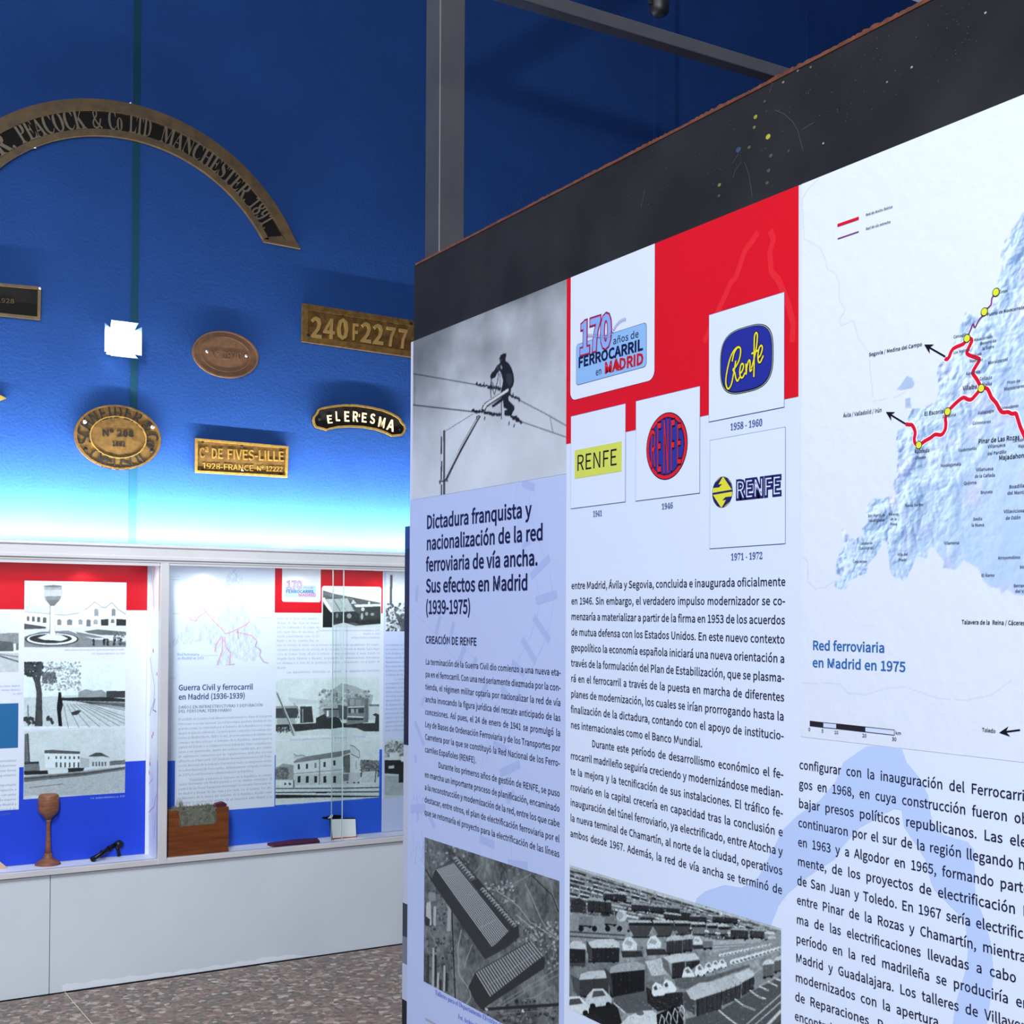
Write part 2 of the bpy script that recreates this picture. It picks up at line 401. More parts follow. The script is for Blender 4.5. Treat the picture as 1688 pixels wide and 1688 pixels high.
struct(MB().box(RX0-.1, RX0, RY0, YW+.1, 0, ZC), 'wall_left', M['side_wall'])
struct(MB().box(RX1, RX1+.1, RY0, YW+.1, 0, ZC), 'wall_right', M['side_wall'])
struct(MB().box(RX0, RX1, RY0-.1, RY0, 0, ZC), 'wall_front', M['side_wall'])
struct(MB().box(RX0, RX1, RY0, YW+.1, ZC, ZC+.1), 'ceiling', M['ceiling'])
for k, px in enumerate((1081, 1331)):
    x = FW.uv((px, 150))[0]; struct(MB().box(x-.012, x+.012, YW-.003, YW, 1.9, ZC), 'trim_%d' % (k+1), M['blue_wall'])

# cable duct running down the wall behind the arched plate
x = FW.uv((224, 300))[0]
tag(MB().box(x-.015, x+.015, YW-.002, YW, 1.72, ZC).build('cable_duct', M['green']), 'narrow dull green vertical cable duct running down the blue wall', 'cable duct')

# ================================================================== DISPLAY CASE
ZR1 = 1.799; ZR0 = 1.722; ZS1 = .497; ZS0 = .474
XM0, XM1 = FV.uv((262, 1150))[0], FV.uv((276.5, 1150))[0]
X0, X1 = -.44, 3.5
case = thing('display_case', 'long white glazed wall display case with pale grey base', 'display case', ((X0+X1)/2, YV+.1, 0))
sx = FV.uv((83, 1550))[0]
for a, b in ((X0, sx-.0015), (sx+.0015, sx+1.72), (sx+1.723, X1)):
    MB().box(a, b, YV+.012, YV+.03, .002, ZS0+.004).build('base_panel', M['case_base'], case)
MB().box(X0+.02, X1-.02, YV+.03, YB+.01, .0, ZS0).build('base_carcass', M['dark'], case)
for a, b, c, d in ((sx+.05, sx+1.0, .028, .0105),):     # paint scuff along the foot of the panel
    v = []; n = 60
    for i in range(n+1):
        t = i/n; xx = a+(b-a)*t*1.12; hh = (.016+.010*(.5+.5*sin(t*7+1))*(1-.4*t)+.003*sin(t*57)+.002*sin(t*131))*min(1, 8*(1-t))
        v += [(xx, YV+.0105, .004), (xx, YV+.0105, .004+hh)]
    MB().add(v, [(2*i, 2*i+2, 2*i+3, 2*i+1) for i in range(n)]).build('paint_scuff', mat('scuff', (208, 215, 222), .6), case)
# top rail with stepped moulding
prof = [(0, ZR1), (-.016, ZR1-.004), (-.02, ZR1-.014), (-.012, ZR1-.02), (-.012, ZR1-.05), (-.018, ZR1-.056), (-.018, ZR1-.066), (-.008, ZR1-.070), (-.008, ZR0), (.018, ZR0), (.018, ZR1)]
mb = MB(); n = len(prof)
mb.add([(X0, YV+a, z) for a, z in prof]+[(X1, YV+a, z) for a, z in prof], [tuple(range(n)), tuple(range(n, 2*n))[::-1]]+[(i, n+i, n+(i+1) % n, (i+1) % n) for i in range(n)])
mb.build('top_rail', M['case'], case)
MB().box(X0, X1, YV-.006, YV+.02, ZS0, ZS1).build('bottom_rail', M['case'], case, bevel=.002)
MB().box(X0, X1, YV+.02, YB+.012, ZR0+.004, ZR0+.02).build('case_roof', M['case_in'], case)
MB().box(X0, X1, YV+.02, YB+.012, ZS0+.002, ZS1-.004).build('shelf', M['case_in'], case)
MB().box(X0, X1, YB, YB+.012, ZS1-.004, ZR0+.004).build('back_board', M['case_in'], case)
for a, b in ((XM0, XM1), (X1-.036, X1), (X0, X0+.036)):
    MB().box(a, b, YV-.008, YV+.02, ZS0+.001, ZR0).build('mullion', M['case'], case, bevel=.002)
for a in (XM0+.006, X0+.01, X1-.02):
    MB().box(a, a+.012, YV+.02, YB, ZS1-.004, ZR0+.004).build('divider', M['case_in'], case)
# thin inner frame lip under the top rail of the left bay
MB().box(X0+.036, XM0-.0015, YV-.004, YV+.0, ZR0-.014, ZR0).build('glazing_bead', M['case'], case)
MB().box(XM1+.001, X1-.04, YV-.004, YV+.0, ZR0-.010, ZR0).build('glazing_bead', M['case'], case)
MB().box(X0+.04, XM0-.002, YV+.003, YV+.007, ZS1, ZR0-.005).build('glass_pane', M['glass'], case)
xa, xb = FV.uv((549.5, 1150))[0], FV.uv((566, 1150))[0]
MB().box(XM1+.002, xb, YV+.003, YV+.007, ZS1, ZR0-.005).build('glass_pane', M['glass'], case)
MB().box(xa, X1-.04, YV+.010, YV+.014, ZS1, ZR0-.005).build('glass_pane', M['glass'], case)
for xx, yy in ((xb, YV+.003), (xa, YV+.010)):
    MB().box(xx-.0018, xx+.0018, yy, yy+.004, ZS1, ZR0-.005).build('polished_edge', M['glass_edge'], case)
for px, e in ((137, 1.6), (335, 2.4), (487, 1.0), (620, .7)):
    xx = FC.uv((px, 950))[0]
    MB().lathe((xx, YB-.045, ZR0-.006), [(.028, 0), (.03, .006), (.03, .011)], 20).build('downlight', M['lampwhite'], case)
    light('case_downlight', 'SPOT', (xx, YB-.055, ZR0-.01), e*1.0, (.95, .97, 1), (xx, YB-.03, .5), spot_size=radians(140), spot_blend=1, shadow_soft_size=.03)
for xa_, xb_ in ((X0+.04, XM0-.02), (XM1+.02, X1-.05)): light('case_fill', 'AREA', ((xa_+xb_)/2, YV+.035, ZR0-.004), 1.0*(xb_-xa_), (.95, .97, 1), ((xa_+xb_)/2, YB-.03, .8), shape='RECTANGLE', size=xb_-xa_-.04, size_y=.02)  # added fill along each bay, evens the light on the posters

# lamps lying on top of the case
for k, xx in enumerate((-.3, .92, 2.14)):
    t = thing('tube_light', ['slim tube light on the case top at its left end', 'slim tube light on the case top under the oval plates', 'slim tube light on the case top beside the standing panel'][k], 'lamp', (xx+.6, YV+.1, ZR0+.02), 'tube lights on top of the display case')
    MB().box(xx, xx+1.2, YV+.085, YV+.115, ZR0+.02, ZR0+.04).build('batten', M['lampwhite'], t)
    MB().bar((xx+.02, YV+.11, ZR0+.052), (xx+1.18, YV+.11, ZR0+.052), .009, 10).build('tube', M['tube'], t, smooth=True)

light('case_top_strip', 'AREA', (1.35, YV+.075, ZR0+.05), 640, (.92, .97, 1), (1.35, YW, ZR0+.085), shape='RECTANGLE', size=4.0, size_y=.015)
# ---- left poster
Z6 = (0, 860, 4.9647); Z7 = (0, 1150, 4.9647); Z8 = (340, 860, 4.9647); Z9 = (240, 1150, 3.8364)
POST = .0012
p1 = thing('information_poster', 'poster with red top, blue foot and three station photographs', 'poster', (FC.uv((130, 1200))[0], YB-.006, ZS1))
MB().ext(FC, [FC.uv((243, 921)), FC.uv((238.5, 1404)), (FC.uv((238.5, 1404))[0], ZS1), (X0+.03, ZS1), (X0+.03, ZR0), (FC.uv((243, 921))[0], ZR0)], -.004, 0).build('sheet', M['foam'], p1)
xr = FC.uv((240.5, 1200))[0]
A = Art(FC, .0002); zr = FC.uv((140, 1005.5))[1]; zb = FC.uv((140, 1259))[1]
A.polyuv([(X0+.03, ZS1), (xr, ZS1), (xr, ZR0), (X0+.03, ZR0)], (226, 229, 246), 0)
A.polyuv([(X0+.03, zr), (xr, zr), (xr, ZR0), (X0+.03, ZR0)], (196, 14, 30), 1)
A.polyuv([(X0+.03, ZS1), (xr, ZS1), (xr, zb), (X0+.03, zb)], (34, 70, 214), 1)
A.build('printed_ground', p1)
A = Art(FC, .0006); A.z = Z7; A.rect((158, 480), (-900, 988), (226, 232, 246), 1)
rows = ['programa de obras ferroviarias', 'el conjunto de las instalaciones', 'de las nuevas líneas', 'y de los talleres importantes', '', 'el proyecto importante', 'de la estación y su agrupación a', 'de las líneas de cercanías', 'de los servicios de viajeros', 'de Madrid y su Madrid y', 'la antigua terminal de', 'gran parte']
for i, s_ in enumerate(rows):
    if not s_: continue
    y = 522+i*39.6; b = A.P((133 if i < 11 else 85, y)); A.put(s_, b-np.array([width(s_)*.0135, 0]), np.array([1., 0]), .0135, 1, (110, 118, 140), 3, 'I', 0., 1)
A.build('text_column', p1)
A = Art(FC, .0006); A.z = Z7; A.rect((151, 45), (-400, 435), (40, 104, 160), 1); A.build('blue_picture', p1)
A = Art(FC, .0006); A.z = Z6
for (s_, x, y) in (('Vista exterior de la estación, fachada principal al andén', 1020, 1052), ('Fot. Archivo Histórico, ca. 1910', 1022, 1084), ('de las obras, Madrid', 160, 1350), ('Fot. Archivo Histórico', 172, 1382), ('ca. 1920', 182, 1414)):
    b = A.P((x, y)); A.put(s_, b-np.array([width(s_)*.0098, 0]), np.array([1., 0]), .0098, 1, (96, 120, 190), 3, 'I', 0., 1)
    A.cut('caption_line', p1)
A.z = Z7
for (s_, x, y) in (('Vista general exterior de la estación y muelles, ca. 1915', 1020, 775), ('Fot. Archivo Histórico, ca. 1915', 1022, 812)):
    b = A.P((x, y)); A.put(s_, b-np.array([width(s_)*.0102, 0]), np.array([1., 0]), .0102, 1, (200, 208, 240), 3, 'I', 0., 1); A.cut('caption_line', p1)
# photograph of a water tower before a white hall
R = Ras(FC, (201, 482), (1030, 1025), .0022, .0006, 1, Z6); n = fbm(R.H, R.W, 60)
R.fill(.80+.14*n)
for x in range(8):
    R.line([(200, 690+0*x), (700, 712)], 10, 150, .2)
R.poly([(200, 735), (520, 762), (700, 740), (740, 690), (775, 660), (830, 700), (880, 690), (920, 665), (960, 710), (1000, 760), (1030, 770), (1030, 880), (200, 830)], 232)
R.line([(200, 735), (520, 765), (640, 750), (720, 705), (775, 655), (830, 700), (860, 705), (915, 662), (960, 715), (1030, 760)], 9, 150)
R.poly([(200, 690), (250, 670), (420, 700), (700, 705), (690, 740), (520, 762), (200, 735)], 200)
for x, y, w, h, c in ((222, 770, 20, 42, 96), (262, 772, 24, 44, 96), (305, 776, 26, 46, 90), (352, 780, 30, 48, 90), (468, 795, 34, 50, 130), (548, 797, 44, 48, 120), (640, 797, 34, 45, 140), (706, 797, 36, 60, 110), (765, 797, 34, 42, 150), (770, 710, 34, 62, 140), (910, 710, 34, 62, 130), (905, 795, 30, 35, 110)):
    R.poly([(x, y+8), (x+w/2, y), (x+w, y+8), (x+w, y+h), (x, y+h)], c)
R.poly([(825, 800), (885, 795), (885, 850), (825, 850)], 60); R.poly([(950, 795), (1030, 800), (1030, 850), (950, 850)], 45, noise=90)
R.poly([(200, 832), (330, 852), (345, 880), (200, 882)], 84, noise=50); R.poly([(320, 850), (380, 860), (370, 885), (320, 880)], 70)
R.poly([(200, 880), (1030, 850), (1030, 1025), (200, 1025)], 208); R.poly([(200, 940), (330, 900), (560, 890), (760, 960), (1030, 980), (1030, 1025), (200, 1025)], 130)
R.ell(425, 960, 220, 55, 60); R.ell(425, 958, 205, 48, 235); R.ell(415, 955, 175, 38, 55); R.poly([(310, 950), (400, 915), (500, 925), (560, 955), (500, 975), (430, 968), (360, 965)], 215)
R.poly([(690, 895), (800, 880), (1030, 900), (1030, 930), (820, 925), (720, 910)], 100); R.poly([(620, 900), (760, 925), (860, 950), (760, 950), (640, 925)], 120)
for x in (765, 850, 880, 935, 985): R.blobs([(x, 965), (x+3, 985), (x, 1000)], 13, 48)
for i in range(40): R.blobs([(930+rng.random()*100, 900+rng.random()*110)], 8, int(40+rng.random()*120))
R.poly([(408, 680), (447, 680), (452, 930), (402, 930)], 222); R.line([(412, 690), (408, 920)], 8, 130); R.line([(446, 690), (450, 900)], 4, 170)
R.poly([(360, 525), (508, 525), (510, 590), (498, 635), (445, 690), (412, 690), (368, 640), (360, 590)], 150)
R.poly([(362, 560), (505, 560), (503, 610), (365, 612)], 176); R.poly([(368, 612), (500, 610), (488, 640), (382, 642)], 128); R.ell(435, 530, 74, 10, 110); R.poly([(382, 642), (488, 640), (445, 690), (412, 690)], 110)
R.build('photograph', p1, (.95, .985, 1.02))
# photograph of trees and sidings
R = Ras(FC, (197, 1146), (1022, 1672), .0022, .0006, 1, Z6); n = fbm(R.H, R.W, 40); R.fill(.84+.1*n)
R.poly([(197, 1440), (1022, 1400), (1022, 1672), (197, 1672)], 200, noise=40)
for i in range(260):
    x, y = 340+rng.random()*320, 1150+rng.random()*230; R.blobs([(x, y)], 9, int(130+rng.random()*70))
for i in range(120):
    x, y = 350+rng.random()*110, 1230+rng.random()*90; R.blobs([(x, y)], 10, int(70+rng.random()*60))
for i in range(160):
    x, y = 200+rng.random()*150, 1150+rng.random()*110; R.blobs([(x, y)], 13, int(35+rng.random()*50))
R.poly([(250, 1230), (285, 1320), (300, 1400), (285, 1672), (350, 1672), (345, 1400), (330, 1300), (352, 1150), (300, 1180), (300, 1270)], 70, noise=60)
R.line([(340, 1260), (400, 1205), (520, 1200)], 8, 110); R.line([(345, 1300), (420, 1250)], 7, 90); R.line([(230, 1500), (235, 1672)], 7, 60)
for x in (205, 250, 400): R.blobs([(x, 1610), (x+20, 1620), (x+30, 1640)], 22, 60)
R.poly([(640, 1395), (700, 1370), (760, 1385), (830, 1375), (870, 1400), (870, 1440), (640, 1440)], 150, noise=50); R.poly([(870, 1385), (1022, 1385), (1022, 1440), (870, 1440)], 62, noise=60)
R.poly([(500, 1440), (860, 1435), (1022, 1450), (1022, 1475), (800, 1470), (500, 1462)], 48, noise=60)
R.poly([(500, 1462), (1022, 1480), (1022, 1520), (740, 1480)], 110)
for i in range(9): R.line([(520+i*26, 1490), (560+i*90, 1690)], 5, 120); 
for i in range(4): R.line([(640, 1470), (1022, 1500+i*14)], 4, 70)
R.poly([(480, 1395), (500, 1395), (505, 1440), (516, 1500), (500, 1560), (510, 1672), (480, 1672), (465, 1520), (475, 1440)], 28)
R.poly([(580, 1560), (640, 1540), (665, 1548), (630, 1580), (590, 1582)], 64)
R.build('photograph', p1, (.93, .985, 1.02))
# photograph of a station by the tracks
R = Ras(FC, (197, 278), (1022, 778), .0022, .0006, 1, Z7); n = fbm(R.H, R.W, 60); R.fill(.76+.1*n)
R.poly([(197, 640), (1022, 560), (1022, 800), (197, 800)], 178, noise=60)
R.poly([(205, 300), (235, 295), (248, 540), (200, 540)], 120, noise=40); R.line([(228, 295), (244, 540)], 9, 40); R.line([(214, 300), (208, 540)], 5, 80)
for y in range(320, 540, 18): R.line([(210, y+8), (240, y)], 4, 80)
R.poly([(200, 535), (320, 525), (330, 610), (200, 615)], 120, noise=60); R.poly([(200, 530), (320, 522), (318, 540), (200, 545)], 50)
R.poly([(368, 445), (655, 455), (655, 570), (368, 575)], 226); R.poly([(366, 432), (430, 428), (655, 442), (655, 462), (366, 456)], 90)
for x in range(6):
    for y, h in ((480, 22), (530, 40)):
        xx = 455+x*36; R.poly([(xx, y), (xx+14, y), (xx+14, y+h), (xx, y+h)], 80)
R.poly([(395, 485), (403, 485), (403, 505), (395, 505)], 60)
R.poly([(655, 490), (730, 500), (730, 570), (655, 570)], 180, noise=50); R.poly([(735, 475), (780, 452), (830, 455), (895, 490), (895, 560), (735, 565)], 205); R.poly([(725, 478), (785, 450), (830, 452), (900, 492), (840, 480), (730, 484)], 80)
for x in range(5): R.poly([(755+x*25, 525), (768+x*25, 525), (768+x*25, 560), (755+x*25, 560)], 95)
R.poly([(895, 520), (1022, 510), (1022, 545), (895, 555)], 110, noise=70)
R.poly([(197, 600), (390, 595), (395, 625), (200, 632)], 40); R.poly([(395, 590), (560, 585), (550, 615), (400, 625)], 215); R.poly([(555, 578), (690, 572), (680, 600), (560, 612)], 45)
R.poly([(197, 650), (700, 605), (1022, 565), (1022, 590), (720, 635), (197, 690)], 110); R.line([(197, 665), (720, 618), (1022, 572)], 7, 60); R.line([(240, 735), (520, 705)], 5, 110)
R.build('photograph', p1, (.92, .97, 1.0))
# left photograph, partly outside the frame
R = Ras(FC, (-520, 735), (151, 1228), .003, .0006, 1, Z6); n = fbm(R.H, R.W, 40); R.fill(.78+.1*n)
R.poly([(-520, 930), (150, 910), (150, 1000), (-520, 1000)], 140, noise=40); R.poly([(-60, 980), (0, 975), (105, 985), (108, 1060), (-60, 1060)], 92); R.poly([(128, 1000), (150, 1000), (150, 1050), (128, 1050)], 110)
R.poly([(-520, 1060), (150, 1075), (150, 1228), (-520, 1228)], 190, noise=20); R.line([(-100, 1070), (150, 1105)], 8, 110); R.line([(-60, 1080), (151, 1145)], 10, 70); R.line([(-60, 1200), (30, 1255)], 12, 60)
R.build('photograph', p1, (.95, .985, 1.02))
# map print on the divider
FD = Plane(0, XM0+.006, (0, -1, 0), (-1, 0, 0))
d = thing('map_print', 'narrow white map print with red and blue squiggles beside the mullion', 'poster', (XM0+.005, YB-.06, ZS1))
MB().box(XM0+.0035, XM0+.0055, YV+.022, YB-.004, ZS1-.003, ZR0).build('sheet', M['foam'], d)
A = Art(Plane(0, XM0+.0033, (0, -1, 0), (-1, 0, 0)), .0001)
def q(px, py): return A.P((px, py))
A.z = (230, 900, 3.184)
A.line([(38, 480), (52, 560), (66, 660), (80, 740), (74, 820), (50, 900), (38, 960), (34, 1050), (44, 1130), (40, 1250)], .003, (90, 110, 170), 2)
A.line([(82, 800), (70, 860), (88, 870)], .006, (50, 70, 140), 2)
A.line([(60, 1100), (46, 1170), (70, 1220), (40, 1260)], .003, (200, 60, 110), 3)
A.line([(90, 1300), (75, 1370), (45, 1400), (52, 1440)], .0035, (210, 90, 130), 3)
A.line([(84, 1400), (76, 1530)], .004, (230, 150, 170), 2); A.line([(80, 100), (72, 200), (76, 330)], .006, (226, 176, 190), 2)
for p in ((72, 985), (66, 1000), (56, 1145), (92, 672), (50, 1190), (42, 1160), (72, 550)): A.ell(q(*p), .006, .009, (220, 50, 90), 3, 10)
for y in range(620, 730, 22): A.rect((33, y), (44, y+14), (224, 110, 110), 3)
A.build('map_lines', d, 'stuff')

# ---- right poster
xl = XM1-.04; p2 = thing('information_poster', 'poster with a faint railway map and a civil war heading', 'poster', (FC.uv((450, 1200))[0], YB-.006, ZS1))
MB().ext(FC, [(XM1+.014, ZS1), (X1-.05, ZS1), (X1-.05, ZR0), (XM1+.014, ZR0)], -.004, 0).build('sheet', M['foam'], p2)
xs1, xs2, xe = FC.uv((452, 1100))[0], FC.uv((632, 1100))[0], X1-.05
zb2 = FC.uv((265, 1255))[1]; zr2 = FC.uv((540, 1010.5))[1]
A = Art(FC, .0002)
A.polyuv([(XM1+.014, ZS1), (xe, ZS1), (xe, ZR0), (XM1+.014, ZR0)], (226, 232, 246), 0)
A.polyuv([(XM1+.014, ZS1), (xs2-.004, ZS1), (xs2-.004, zb2), (XM1+.014, zb2)], (44, 96, 222), 1)
A.polyuv([(xs1, zr2), (xs2-.006, zr2), (xs2-.006, ZR0), (xs1, ZR0)], (206, 20, 34), 1)
A.polyuv([(xs2, ZS1), (xe, ZS1), (xe, ZR0), (xs2, ZR0)], (200, 210, 242), 1)
A.build('printed_ground', p2)
A = Art(FC, .0005); A.z = Z9; A.rect((192, -200), (814, 688), (222, 230, 246), 1); A.z = None
A.text('Guerra Civil y ferrocarril', (294, 1138), (417, 1136.5), 9, (48, 56, 120), 3, bold=.022, res=2); A.text('en Madrid (1936-1939)', (294, 1153.5), (404, 1151), 9, (48, 56, 120), 3, bold=.022, res=2)
A.text('DAÑOS EN INFRAESTRUCTURAS Y DEPURACIÓN', (294, 1168.5), (433, 1164.5), 5, (96, 104, 150), 3, bold=.01, res=1); A.text('DEL PERSONAL FERROVIARIO', (294, 1175), (382, 1173), 5, (96, 104, 150), 3, bold=.01, res=1)
L19 = ['El estallido de la Guerra Civil alteraría notablemente los flujos de transporte', 'ferroviario a escala nacional. La red ferroviaria quedaría dividida en dos', 'grandes zonas, la controlada por el Gobierno de la República y la ocupa-',
 'da por el ejército sublevado. Las principales compañías ferroviarias exis-', 'tentes en Madrid (Norte, MZA y Oeste), al ser incautadas y destituidos sus', 'consejos de dirección por el Gobierno de la República, abandonaron la', 'capital del Estado y se establecieron en Valladolid. Estas compañías pa-',
 'saron a ser gestionadas, dentro del territorio republicano, por comités', 'de explotación compuestos por las organizaciones sindicales con más', 'afiliación en el ferrocarril, UGT (Sindicato Nacional Ferroviario) y CNT (Fede-', 'ración Nacional de la Industria Ferroviaria) hasta su integración dentro', 'de la Red Nacional de Ferrocarriles, definitivamente otorgada en febrero', 'de 1937 y la red ferroviaria administrada por la República.',
 'Trasladado a Valencia el Gobierno de la República, la comuni-', 'cación ferroviaria con Madrid pasaría a ser un objetivo estratégico. El', 'control de las líneas franquistas interrumpió la conexión ferroviaria en-', 'tre Madrid y Alcázar de San Juan y por ende con el Levante. Por ello,', 'el Ministerio de la Guerra del Gobierno de la República decidió como', 'prioridad la construcción urgente de un ferrocarril entre Madrid y La']
ZT = (280, 1170, 9.378)
for i, s_ in enumerate(L19):
    yl = 168+i*71.9; yr = 128+i*69.6; x0 = 300 if i == 13 else 130; x1 = 1300 if i == 12 else 1578
    a = FC.uv((x0, yl), ZT); b = FC.uv((x1, yr), ZT); b[1] = a[1]; A.just(s_, a, b, .0152, .86, (128, 138, 168), 3, res=1)
A.build('text_column', p2)
A = Art(FC, .0005); Z5 = (450, 1010, 8.884)
T2 = ['punto de la línea entre Madrid y', 'Alcázar de San Juan en manos', 'por los sublevados. El origen de', 'esta nueva línea de vía única, co-', 'nocida popularmente como la Vía', 'Negrín o de los Cuarenta Días, es-', 'taba en Torrejón de Ardoz, con posteriores empalmes en las proximidades del Jarama,', 'cruzando el trazado de vía estrecha de la Compañía Ferrocarril de Madrid, hasta llegar', 'cerca de Cuenca. Desde allí por la estación se unía parcialmente al nuevo trazado de', 'dirigida hacia Valencia y Alicante, asegurando las comunicaciones ferroviarias', 'con Valencia y el resto de las provincias levantinas, principalmente con el puerto de', 'Alicante.', 'Las dependencias destinadas en general a la rehabilitación ferroviaria']
for i, s_ in enumerate(T2):
    y = 100+i*65.5; a = FC.uv((55 if i < 12 else 200, y+(2 if i > 10 else 0)), Z5); b = FC.uv((675 if i < 6 else (205 if i == 11 else 1560), y), Z5); b[1] = a[1]
    A.just(s_, a, b, .0148, .8 if i < 6 else .84, (150, 160, 186), 3, res=1)
A.z = Z9
for s_, x, y, c, sz in (('Estación y muelles tras los bombardeos de la guerra, ca. 1937, Archivo', 1392, 250, (120, 136, 190), .0118), ('Edificio de viajeros de la estación en la línea de vía estrecha, 1937', 1372, 643, (214, 222, 246), .0128)):
    b = A.P((x, y)); A.put(s_, b-np.array([width(s_)*sz, 0]), np.array([1., 0]), sz, 1, c, 3, 'I', 0., 1)
A.z = Z8
for s_, x, y in (('Locomotora y vagones destruidos por los bombardeos, 1937', 1420, 896), ('Madrid, ca. 1937', 1420, 924), ('Archivo Histórico Fundación', 1420, 955)):
    b = A.P((x, y)); A.put(s_, b-np.array([width(s_)*.0115, 0]), np.array([1., 0]), .0115, 1, (140, 150, 200), 3, 'I', 0., 1)
A.z = None
T3 = ['continuaron las líneas', 'con servicio a Alcalá', 'la de Aranjuez hacia', 'Valencia de Alcántara', 'Navalcarnero en la', 'línea hasta Alcázar', 'a Valencia y Murcia', 'las líneas de vía', 'Lo cierto es que', 'y reorganizar la red', 'existentes en la vía', 'dentro y fuera de la', 'de red de acuerdo', 'aprovechando el', 'de depuración de', 'de sanción a los', 'procesos de depu-', 'rados y otros de', 'seguimiento de los', 'que se encontraba', 'todo, en funciones']
for i, s_ in enumerate(T3):
    a = FC.uv((635 if i != 8 else 650, 1065+i*7.05)); A.put(s_, a, np.array([1., 0]), .0148, .9, (120, 134, 180), 3, 'I', 0., 1)
A.build('text_block', p2)
# 170 years logo, small
def logo(A, T, small=False):
    """T maps design coordinates (those of the big card) to plane coordinates; A collects"""
A = Art(FC, .0005); A.z = (450, 930, 7.339)
k0_, k1_ = A.P((108, 455)), A.P((575, 440)); A.rrect(k0_[0], k1_[0], k0_[1], ZR0-.004, .010, (236, 240, 248), 1, top=False)
k0_, k1_ = A.P((145, 402)), A.P((520, 262)); A.rrect(k0_[0], k1_[0], k0_[1], k1_[1], .006, (172, 200, 236), 2)
for b_, c, l in ((.06, (150, 70, 150), 3), (.012, (176, 180, 232), 4)): A.text('170', (160, 298), (350, 298), 92, c, l, bold=b_)
A.text('años de', (362, 296), (485, 297), 28, (90, 110, 170), 5); A.text('FERROCARRIL', (155, 348), (500, 350), 36, (52, 70, 140), 5, bold=.03); A.text('MADRID', (305, 390), (520, 391), 34, (206, 80, 130), 5, bold=.03); A.build('logo_card', p2)
# small map
R = Ras(FC, (XM1, 0), (0, 0), .0025, .0003, 1, uvr=(XM1+.014, xs1, FC.uv((300, 1122))[1], ZR0-.004)); ZM = (270, 930, 8.884); R.z = ZM
R.fill(np.array([.885, .915, .965])*np.ones((R.H, R.W, 1))); n = fbm(R.H, R.W, 16, 5); gx = np.gradient(n)[1]*1.6
REG = [(1050, 60), (960, 120), (870, 250), (740, 300), (680, 470), (560, 540), (480, 640), (420, 780), (340, 880), (300, 980), (220, 1000), (160, 1100), (80, 1160), (80, 1240), (160, 1200), (250, 1120), (300, 1180), (350, 1180), (480, 1140), (640, 1120), (740, 1230), (790, 1350), (740, 1580), (850, 1570), (980, 1460), (1020, 1360), (1180, 1420), (1330, 1420), (1420, 1250), (1370, 1150), (1410, 1000), (1330, 880), (1260, 800), (1180, 680), (1120, 500), (1150, 300), (1150, 180), (1090, 110)]
r_ = R.mask([R.g(p) for p in REG]); m_, sy, sxx = r_
R.im[sy, sxx] = np.where(m_[..., None], np.clip(np.array([.84, .88, .945])+gx[sy, sxx][..., None], 0, 1), R.im[sy, sxx])
PK = (232, 150, 178); DK = (176, 120, 160)
for P_ in ([(390, 770), (390, 820), (480, 830), (500, 780), (620, 700), (560, 610), (545, 575)], [(620, 700), (690, 790), (760, 860), (860, 960), (900, 1020)], [(900, 1020), (1010, 985), (1100, 940), (1200, 890), (1260, 840)], [(860, 1060), (860, 1250), (810, 1400), (745, 1610)], [(840, 1060), (770, 1180), (745, 1280)], [(890, 1060), (900, 1200), (980, 1300), (960, 1460)], [(1050, 990), (1180, 1020), (1290, 1050), (1360, 1120)]): R.line(P_, 16, PK, .8)
for P_ in ([(1360, 1120), (1340, 1200), (1420, 1260), (1400, 1340), (1460, 1430), (1530, 1450)], [(745, 1610), (850, 1560), (920, 1480), (1040, 1460)], [(1080, 960), (1090, 1100)]): R.line(P_, 12, DK, .8)
for P_ in ([(230, 560), (420, 560)], [(130, 725), (260, 725)], [(1350, 780), (1580, 785)], [(540, 1335), (790, 1335)], [(610, 1625), (1120, 1625)], [(80, 1665), (210, 1665)], [(80, 185), (230, 185)], [(90, 228), (230, 228)]): R.line(P_, 9, (170, 184, 196), .6)
R.build('map', p2)
A = Art(FC, .0006); A.text('Red ferroviaria', (292, 1081), (328, 1081), 4.6, (110, 150, 216), 3, bold=.01, res=1); A.text('en Madrid en 1939', (292, 1087.5), (336, 1087), 4.6, (110, 150, 216), 3, bold=.01, res=1); A.build('map_title', p2)

# photographs of the right poster
Z10 = (450, 930, 7.339)
A = Art(FC, .0005); A.z = Z10; u0 = A.P((592, 262)); u1 = A.P((1308, 760)); A.rrect(u0[0], u1[0], u1[1], u0[1], .012, (232, 238, 244), 1); A.build('photo_mount', p2)
R = Ras(FC, (604, 318), (1300, 765), .0022, .0005, 2, Z10); n = fbm(R.H, R.W, 50); R.fill(.86+.06*n)
R.poly([(600, 318), (760, 365), (950, 400), (1100, 430), (1300, 470), (1300, 765), (600, 765)], 88, noise=70)
R.poly([(604, 330), (760, 370), (960, 410), (960, 440), (700, 400), (604, 365)], 110, noise=40)
R.poly([(640, 425), (900, 415), (985, 570), (720, 580)], 176, noise=30); R.line([(730, 425), (820, 575)], 8, 90); R.line([(800, 420), (890, 570)], 4, 120)
R.poly([(600, 410), (625, 405), (720, 570), (700, 590), (600, 440)], 240); R.poly([(600, 470), (720, 600), (720, 765), (600, 765)], 38)
R.poly([(720, 580), (985, 570), (1050, 600), (1050, 700), (720, 720)], 58, noise=90); R.poly([(980, 490), (1300, 480), (1300, 510), (1060, 520), (1000, 520)], 205)
